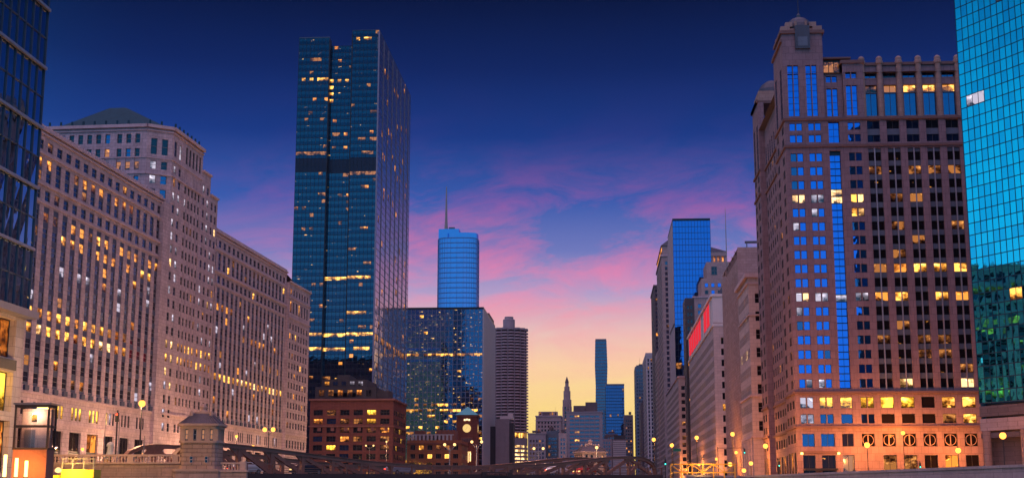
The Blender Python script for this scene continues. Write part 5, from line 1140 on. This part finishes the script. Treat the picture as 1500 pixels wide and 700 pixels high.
lamp('twin street lamp in front of the dark red brick loft', -79, 470, 14.3, 'twin', mat='lamp_warm', power=7000, group=GB, twin=1.3)
lamp('street lamp at the corner of the dark red brick loft', -74, 475, 15.8, mat='lamp_warm', power=5000, group=GB)
ca_, sa_ = math.cos(AX), math.sin(AX)
for lb, s_, zh in (('twin street lamp on the bridge in front of the orange brick warehouse', 59.3, 4.6), ('twin street lamp on the bridge before the windowless pale slab', 65.5, 5.2), ('twin street lamp on the bridge before the striped hotel block', 80.8, 4.6)):
    lamp(lb, -48.7 + ca_*s_ - sa_*10.6, 152 + sa_*s_ + ca_*10.6, zh, 'twin', mat='lamp_warm', power=2200, group=GB, twin=.75, r=.22, base=deck(s_))
lamp('street lamp beside the roof of the far bridge house', -.6, 240, 5.3, mat='lamp_warm', power=900, group=GB, r=.28)
for lb, x, y, zh, pw, rr in (
    ('street lamp above the right end of the bridge truss', 11.6, 300, 9.1, 6000, .5), ('street lamp left of the yellow lit railing', 16.5, 320, 8.6, 6000, .55),
    ('street lamp over the yellow lit railing', 21.2, 305, 9.7, 9000, .55), ('street lamp before the ribbed deco block', 30.0, 315, 10.9, 9000, .6),
    ('street lamp at the river corner of the granite tower', 36.6, 309, 8.0, 12000, .7), ('low street lamp near the left corner of the quay wall', 28.6, 308, 4.0, 6000, .6),
    ('street lamp in front of the granite tower entrance', 59.0, 310, 8.2, 14000, .8), ('double height street lamp before the granite medallions', 67.4, 312, 10.9, 9000, .6),
    ('low wide street lamp before the lit granite tower wall', 79.0, 311, 7.0, 11000, .8), ('big street lamp before the curved glass building', 70.3, 246, 7.4, 7000, .75),
    ('low street lamp half hidden by the quay wall coping', 32.4, 316, 2.8, 3500, .6), ('low street lamp beside the quay wall bend', 35.0, 325, 4.6, 5000, .6),
    ('street lamp farther along the street by the classical block', 37.5, 385, 9.0, 18000, .55), ('street lamp along the street under the deco block piers', 37.5, 450, 9.0, 18000, .55),
    ('street lamp along the street below the red banners', 37.5, 530, 9.0, 18000, .55), ('street lamp along the street at the middle of the banner building', 37.5, 610, 9.0, 18000, .55), ('street lamp along the street by the pink corner block', 36.0, 700, 9.0, 18000, .6)):
    f_ = 321/310 if 305 < y < 314 and x > 34 else 1.0
    lamp(lb, x*f_, y*f_, (zh + 3.2)*f_ - 3.2, power=pw, group=GR, r=rr*.8, col=(1, .30, .05))

def signal(label, x, y, H, arm=0.0, lit_m='signal_red', base=0.0):
    s = tag(empty('traffic_signal', (x, y, base)), label, 'traffic signal', 'traffic signals')
    m = MB(); m.lathe([(.16, 0), (.1, .4), (.08, H)], 8); m.build('pole', 'pole_dark', s)
    if arm: m = MB(); m.bar((0, 0, H - .2), (arm, 0, H - .2), .1); m.build('arm', 'pole_dark', s)
    m = MB(); m.box(arm - .17, arm + .17, -.25, .1, H - 1.3, H - .3); bx_ = m.build('signal_head', 'canopy_black', s)
    for i in range(3):
        on = (lit_m == 'signal_red' and i == 2) or (lit_m == 'signal_green' and i == 0)
        m = MB(); zc = H - 1.13 + i*.32
        n_ = 10; m.v = [(arm, -.27, zc)] + [(arm + .12*math.cos(2*math.pi*j/n_), -.27, zc + .12*math.sin(2*math.pi*j/n_)) for j in range(n_)]; m.f = [(0, j + 1, (j + 1) % n_ + 1) for j in range(n_)]; m.m = [0]*n_
        m.build('lens', lit_m if on else 'window_frame_dark', bx_)
    return s
signal('traffic signal showing red at the left end of the stone balustrade', -53.9, 150.8, 5.9, base=.5)
signal('traffic signal with a long arm in front of the ribbed deco block', 23.2, 275, 6.6, arm=5.2, lit_m='signal_green')
signal('traffic signal showing green at the right foot of the bridge truss', 11.2, 240, 3.6, lit_m='signal_green')
signal('traffic signal showing green before the granite tower corner', 34.2, 268, 3.9, lit_m='signal_green')
signal('traffic signal showing green before the granite medallions', 58.5, 258, 3.4, lit_m='signal_green')
sg = tag(empty('street_sign', (13.5, 258, 0)), 'small green street name sign on a thin pole by the yellow railing', 'sign')
m = MB(); m.lathe([(.06, 0), (.05, 6.2)], 8); m.build('pole', 'pole_dark', sg); m = MB(); m.box(.1, 1.5, -.05, 0, 5.2, 5.7); m.build('panel', 'sign_green', sg)

# yellow railing truss on the right bank
k = tag(empty('yellow_truss_railing', (13.2, 262, 0), R(0)), 'yellow lit lattice railing between bridge end and quay wall', 'railing')
for z_ in (1.3, 2.85): m = MB(); m.box(0, 12.2, -.1, .1, z_, z_ + .2); m.build('chord', 'yellow_paint', k)
for i in range(7):
    m = MB(); m.box(i*2 - .1, i*2 + .1, -.09, .09, 0, 2.85); m.build('post', 'yellow_paint', k)
    if i < 6: m = MB(); m.bar((i*2 + .1, 0, 1.5 if i % 2 else 2.85), (i*2 + 1.9, 0, 2.85 if i % 2 else 1.5), .16); m.build('brace', 'yellow_paint', k)
ld = bpy.data.lights.new('railing_light', 'POINT'); ld.energy = 700; ld.color = (1, .55, .1); ld.shadow_soft_size = .3; lo_ = bpy.data.objects.new('railing_light', ld); COL.objects.link(lo_); lo_.parent = k; lo_.location = (6, -3, 3.2)

# flag poles before the stone block
for i, (x_, y_, z_) in enumerate(((-58.6, 160, 5.6), (-56.9, 160, 5.8), (-56.1, 158, 3.0), (-53.8, 160, 3.8))):
    f = tag(empty('flag_pole', (x_, y_, 0)), 'thin bare pale flag pole behind the stone balustrade', 'flag pole', 'flag poles behind the balustrade')
    m = MB(); m.lathe([(.09, 0), (.04, z_)], 8); m.build('pole', 'pole_grey', f); m = MB(); m.lathe([(.02, z_), (.09, z_ + .08), (.02, z_ + .16)], 8); m.build('ball', 'pole_grey', f)
# statue plinth on balustrade
st = tag(empty('stone_urn', (-54.6, 151, 1.5)), 'squat white stone post standing on the balustrade', 'ornament')
m = MB(); m.lathe([(.38, 0), (.34, .3), (.3, .9)], 10); m.build('shaft', 'white_stone', st); m = MB(); m.lathe([(.44, .9), (.44, 1.1), (.3, 1.3), (.1, 1.4)], 10); m.build('cap', 'white_stone', st)

# trees
def tree(name, label, x, y, z, h, r, n, group=None):
    t_ = tag(empty(name, (x, y, z)), label, 'tree', group)
    m = MB(); m.lathe([(.14, 0), (.09, h*.5), (.03, h*.8)], 7)
    tips = []
    for i in range(12):
        a = random.uniform(0, 6.28); e = random.uniform(.5, 1.1); z0_ = h*random.uniform(.3, .6); L = r*random.uniform(.6, 1.0)
        tip = (math.cos(a)*L*math.cos(e), math.sin(a)*L*math.cos(e), z0_ + L*math.sin(e)); m.bar((0, 0, z0_), tip, .05); tips.append(tip)
    m.build('trunk', 'bark', t_); m = MB()
    for i in range(n):
        tp = random.choice(tips); c = Vector(tp) + Vector([random.gauss(0, r*.26) for _ in range(3)]); s_ = random.uniform(.10, .2)
        u = Vector([random.gauss(0, 1) for _ in range(3)]).normalized() * s_; v = u.orthogonal().normalized() * s_ * .6
        m.quad(*[tuple(p) for p in (c - u, c + v, c + u, c - v)])
    m.build('crown', 'leaf', t_)
for i, (x_, y_, h_, r_) in enumerate(((-62, 455, 9.0, 3.4), (-58.5, 458, 8.4, 3.0))):
    tree('small_tree', 'leafy small tree lit gold at the corner of the brick loft', x_, y_, 0, h_, r_, 900, 'gold lit trees by the loft')
ld = bpy.data.lights.new('tree_light', 'POINT'); ld.energy = 6000; ld.color = (1, .6, .1); ld.shadow_soft_size = .3; lo_ = bpy.data.objects.new('tree_light', ld); COL.objects.link(lo_); lo_.location = (-60, 450, 4)
tree('bare_shrub', 'twiggy brown shrub on the quay beside the lift kiosk', -60.5, 145.5, -1.6, 4.4, 1.6, 350)

# ================================================================== evening haze over the river
m, t, out = newmat('haze_air'); pv = N(t, 'ShaderNodeVolumePrincipled', inp={'Color': (.34, .46, .88, 1), 'Density': .00002, 'Anisotropy': .2}); lk(t, pv.outputs[0], out.inputs['Volume'])
m = MB(); m.box(-900, 900, -450, 2200, -9.0, 275); hz = m.build('haze', 'haze_air'); hz['kind'] = 'stuff'

# ================================================================== cars crossing the bridge
def car(label, s_, yl, body, flip):
    c = tag(empty('car', (-48.7 + ca_*s_ - sa_*yl, 152 + sa_*s_ + ca_*yl, deck(s_) - .05), AX + (math.pi if flip else 0)), label, 'car', 'cars crossing the bridge')
    prof = [(-2.2, .35), (-2.2, .85), (-1.9, .95), (-1.35, 1.42), (.5, 1.45), (1.15, .98), (2.1, .82), (2.25, .35)]
    m = MB(); n = len(prof)
    for sgn, ins in ((-1, 0), (1, 0)):
        m.v += [(x, sgn*(.86 if z < 1.1 else .68), z) for x, z in prof]
    m.f = [tuple(range(n)), tuple(range(2*n - 1, n - 1, -1))] + [(i, n + i, n + (i + 1) % n, (i + 1) % n) for i in range(n)]; m.m = [0]*len(m.f); m.build('body', body, c)
    for sgn in (-1, 1):
        m = MB(); m.quad(*[(x, sgn*(y + .012), z) for x, y, z in ((-1.6, .81, 1.0), (.95, .83, 1.0), (.4, .70, 1.38), (-1.25, .70, 1.36))]); m.build('window', 'glass_dark', c)
        for x in (-1.35, 1.4):
            m = MB(); m.lathe([(.32, -.1), (.32, .1)], 14); w = m.build('wheel', 'canopy_black', c, (x, sgn*.80, .32)); w.rotation_euler = (R(90), 0, 0)
            m = MB(); m.lathe([(.17, -.115), (.17, .115)], 10); m.build('rim', 'steel', w)
        m = MB(); m.box(2.16, 2.24, sgn*.6 - .16, sgn*.6 + .16, .6, .74); m.build('headlight', 'lamp_warm', c)
        m = MB(); m.box(-2.25, -2.19, sgn*.62 - .15, sgn*.62 + .15, .68, .82); m.build('tail_light', 'signal_red', c)
stone('car_white', (.7, .68, .66), rough=.25, var=.03); stone('car_dark', (.03, .03, .04), rough=.2, var=.05); stone('car_grey', (.3, .3, .32), rough=.25, var=.04); stone('car_red', (.35, .03, .02), rough=.25, var=.04)
car('white saloon car on the bridge by the first truss panels', 14, 3.0, 'car_white', False); car('dark saloon car on the bridge behind the falling truss chord', 27, 6.4, 'car_dark', True)
car('grey saloon car on the bridge near the middle', 41, 3.2, 'car_grey', False); car('white saloon car on the bridge under the far truss hump', 76, 3.0, 'car_white', False); car('red saloon car on the bridge by the far truss end', 87.5, 6.4, 'car_red', True)
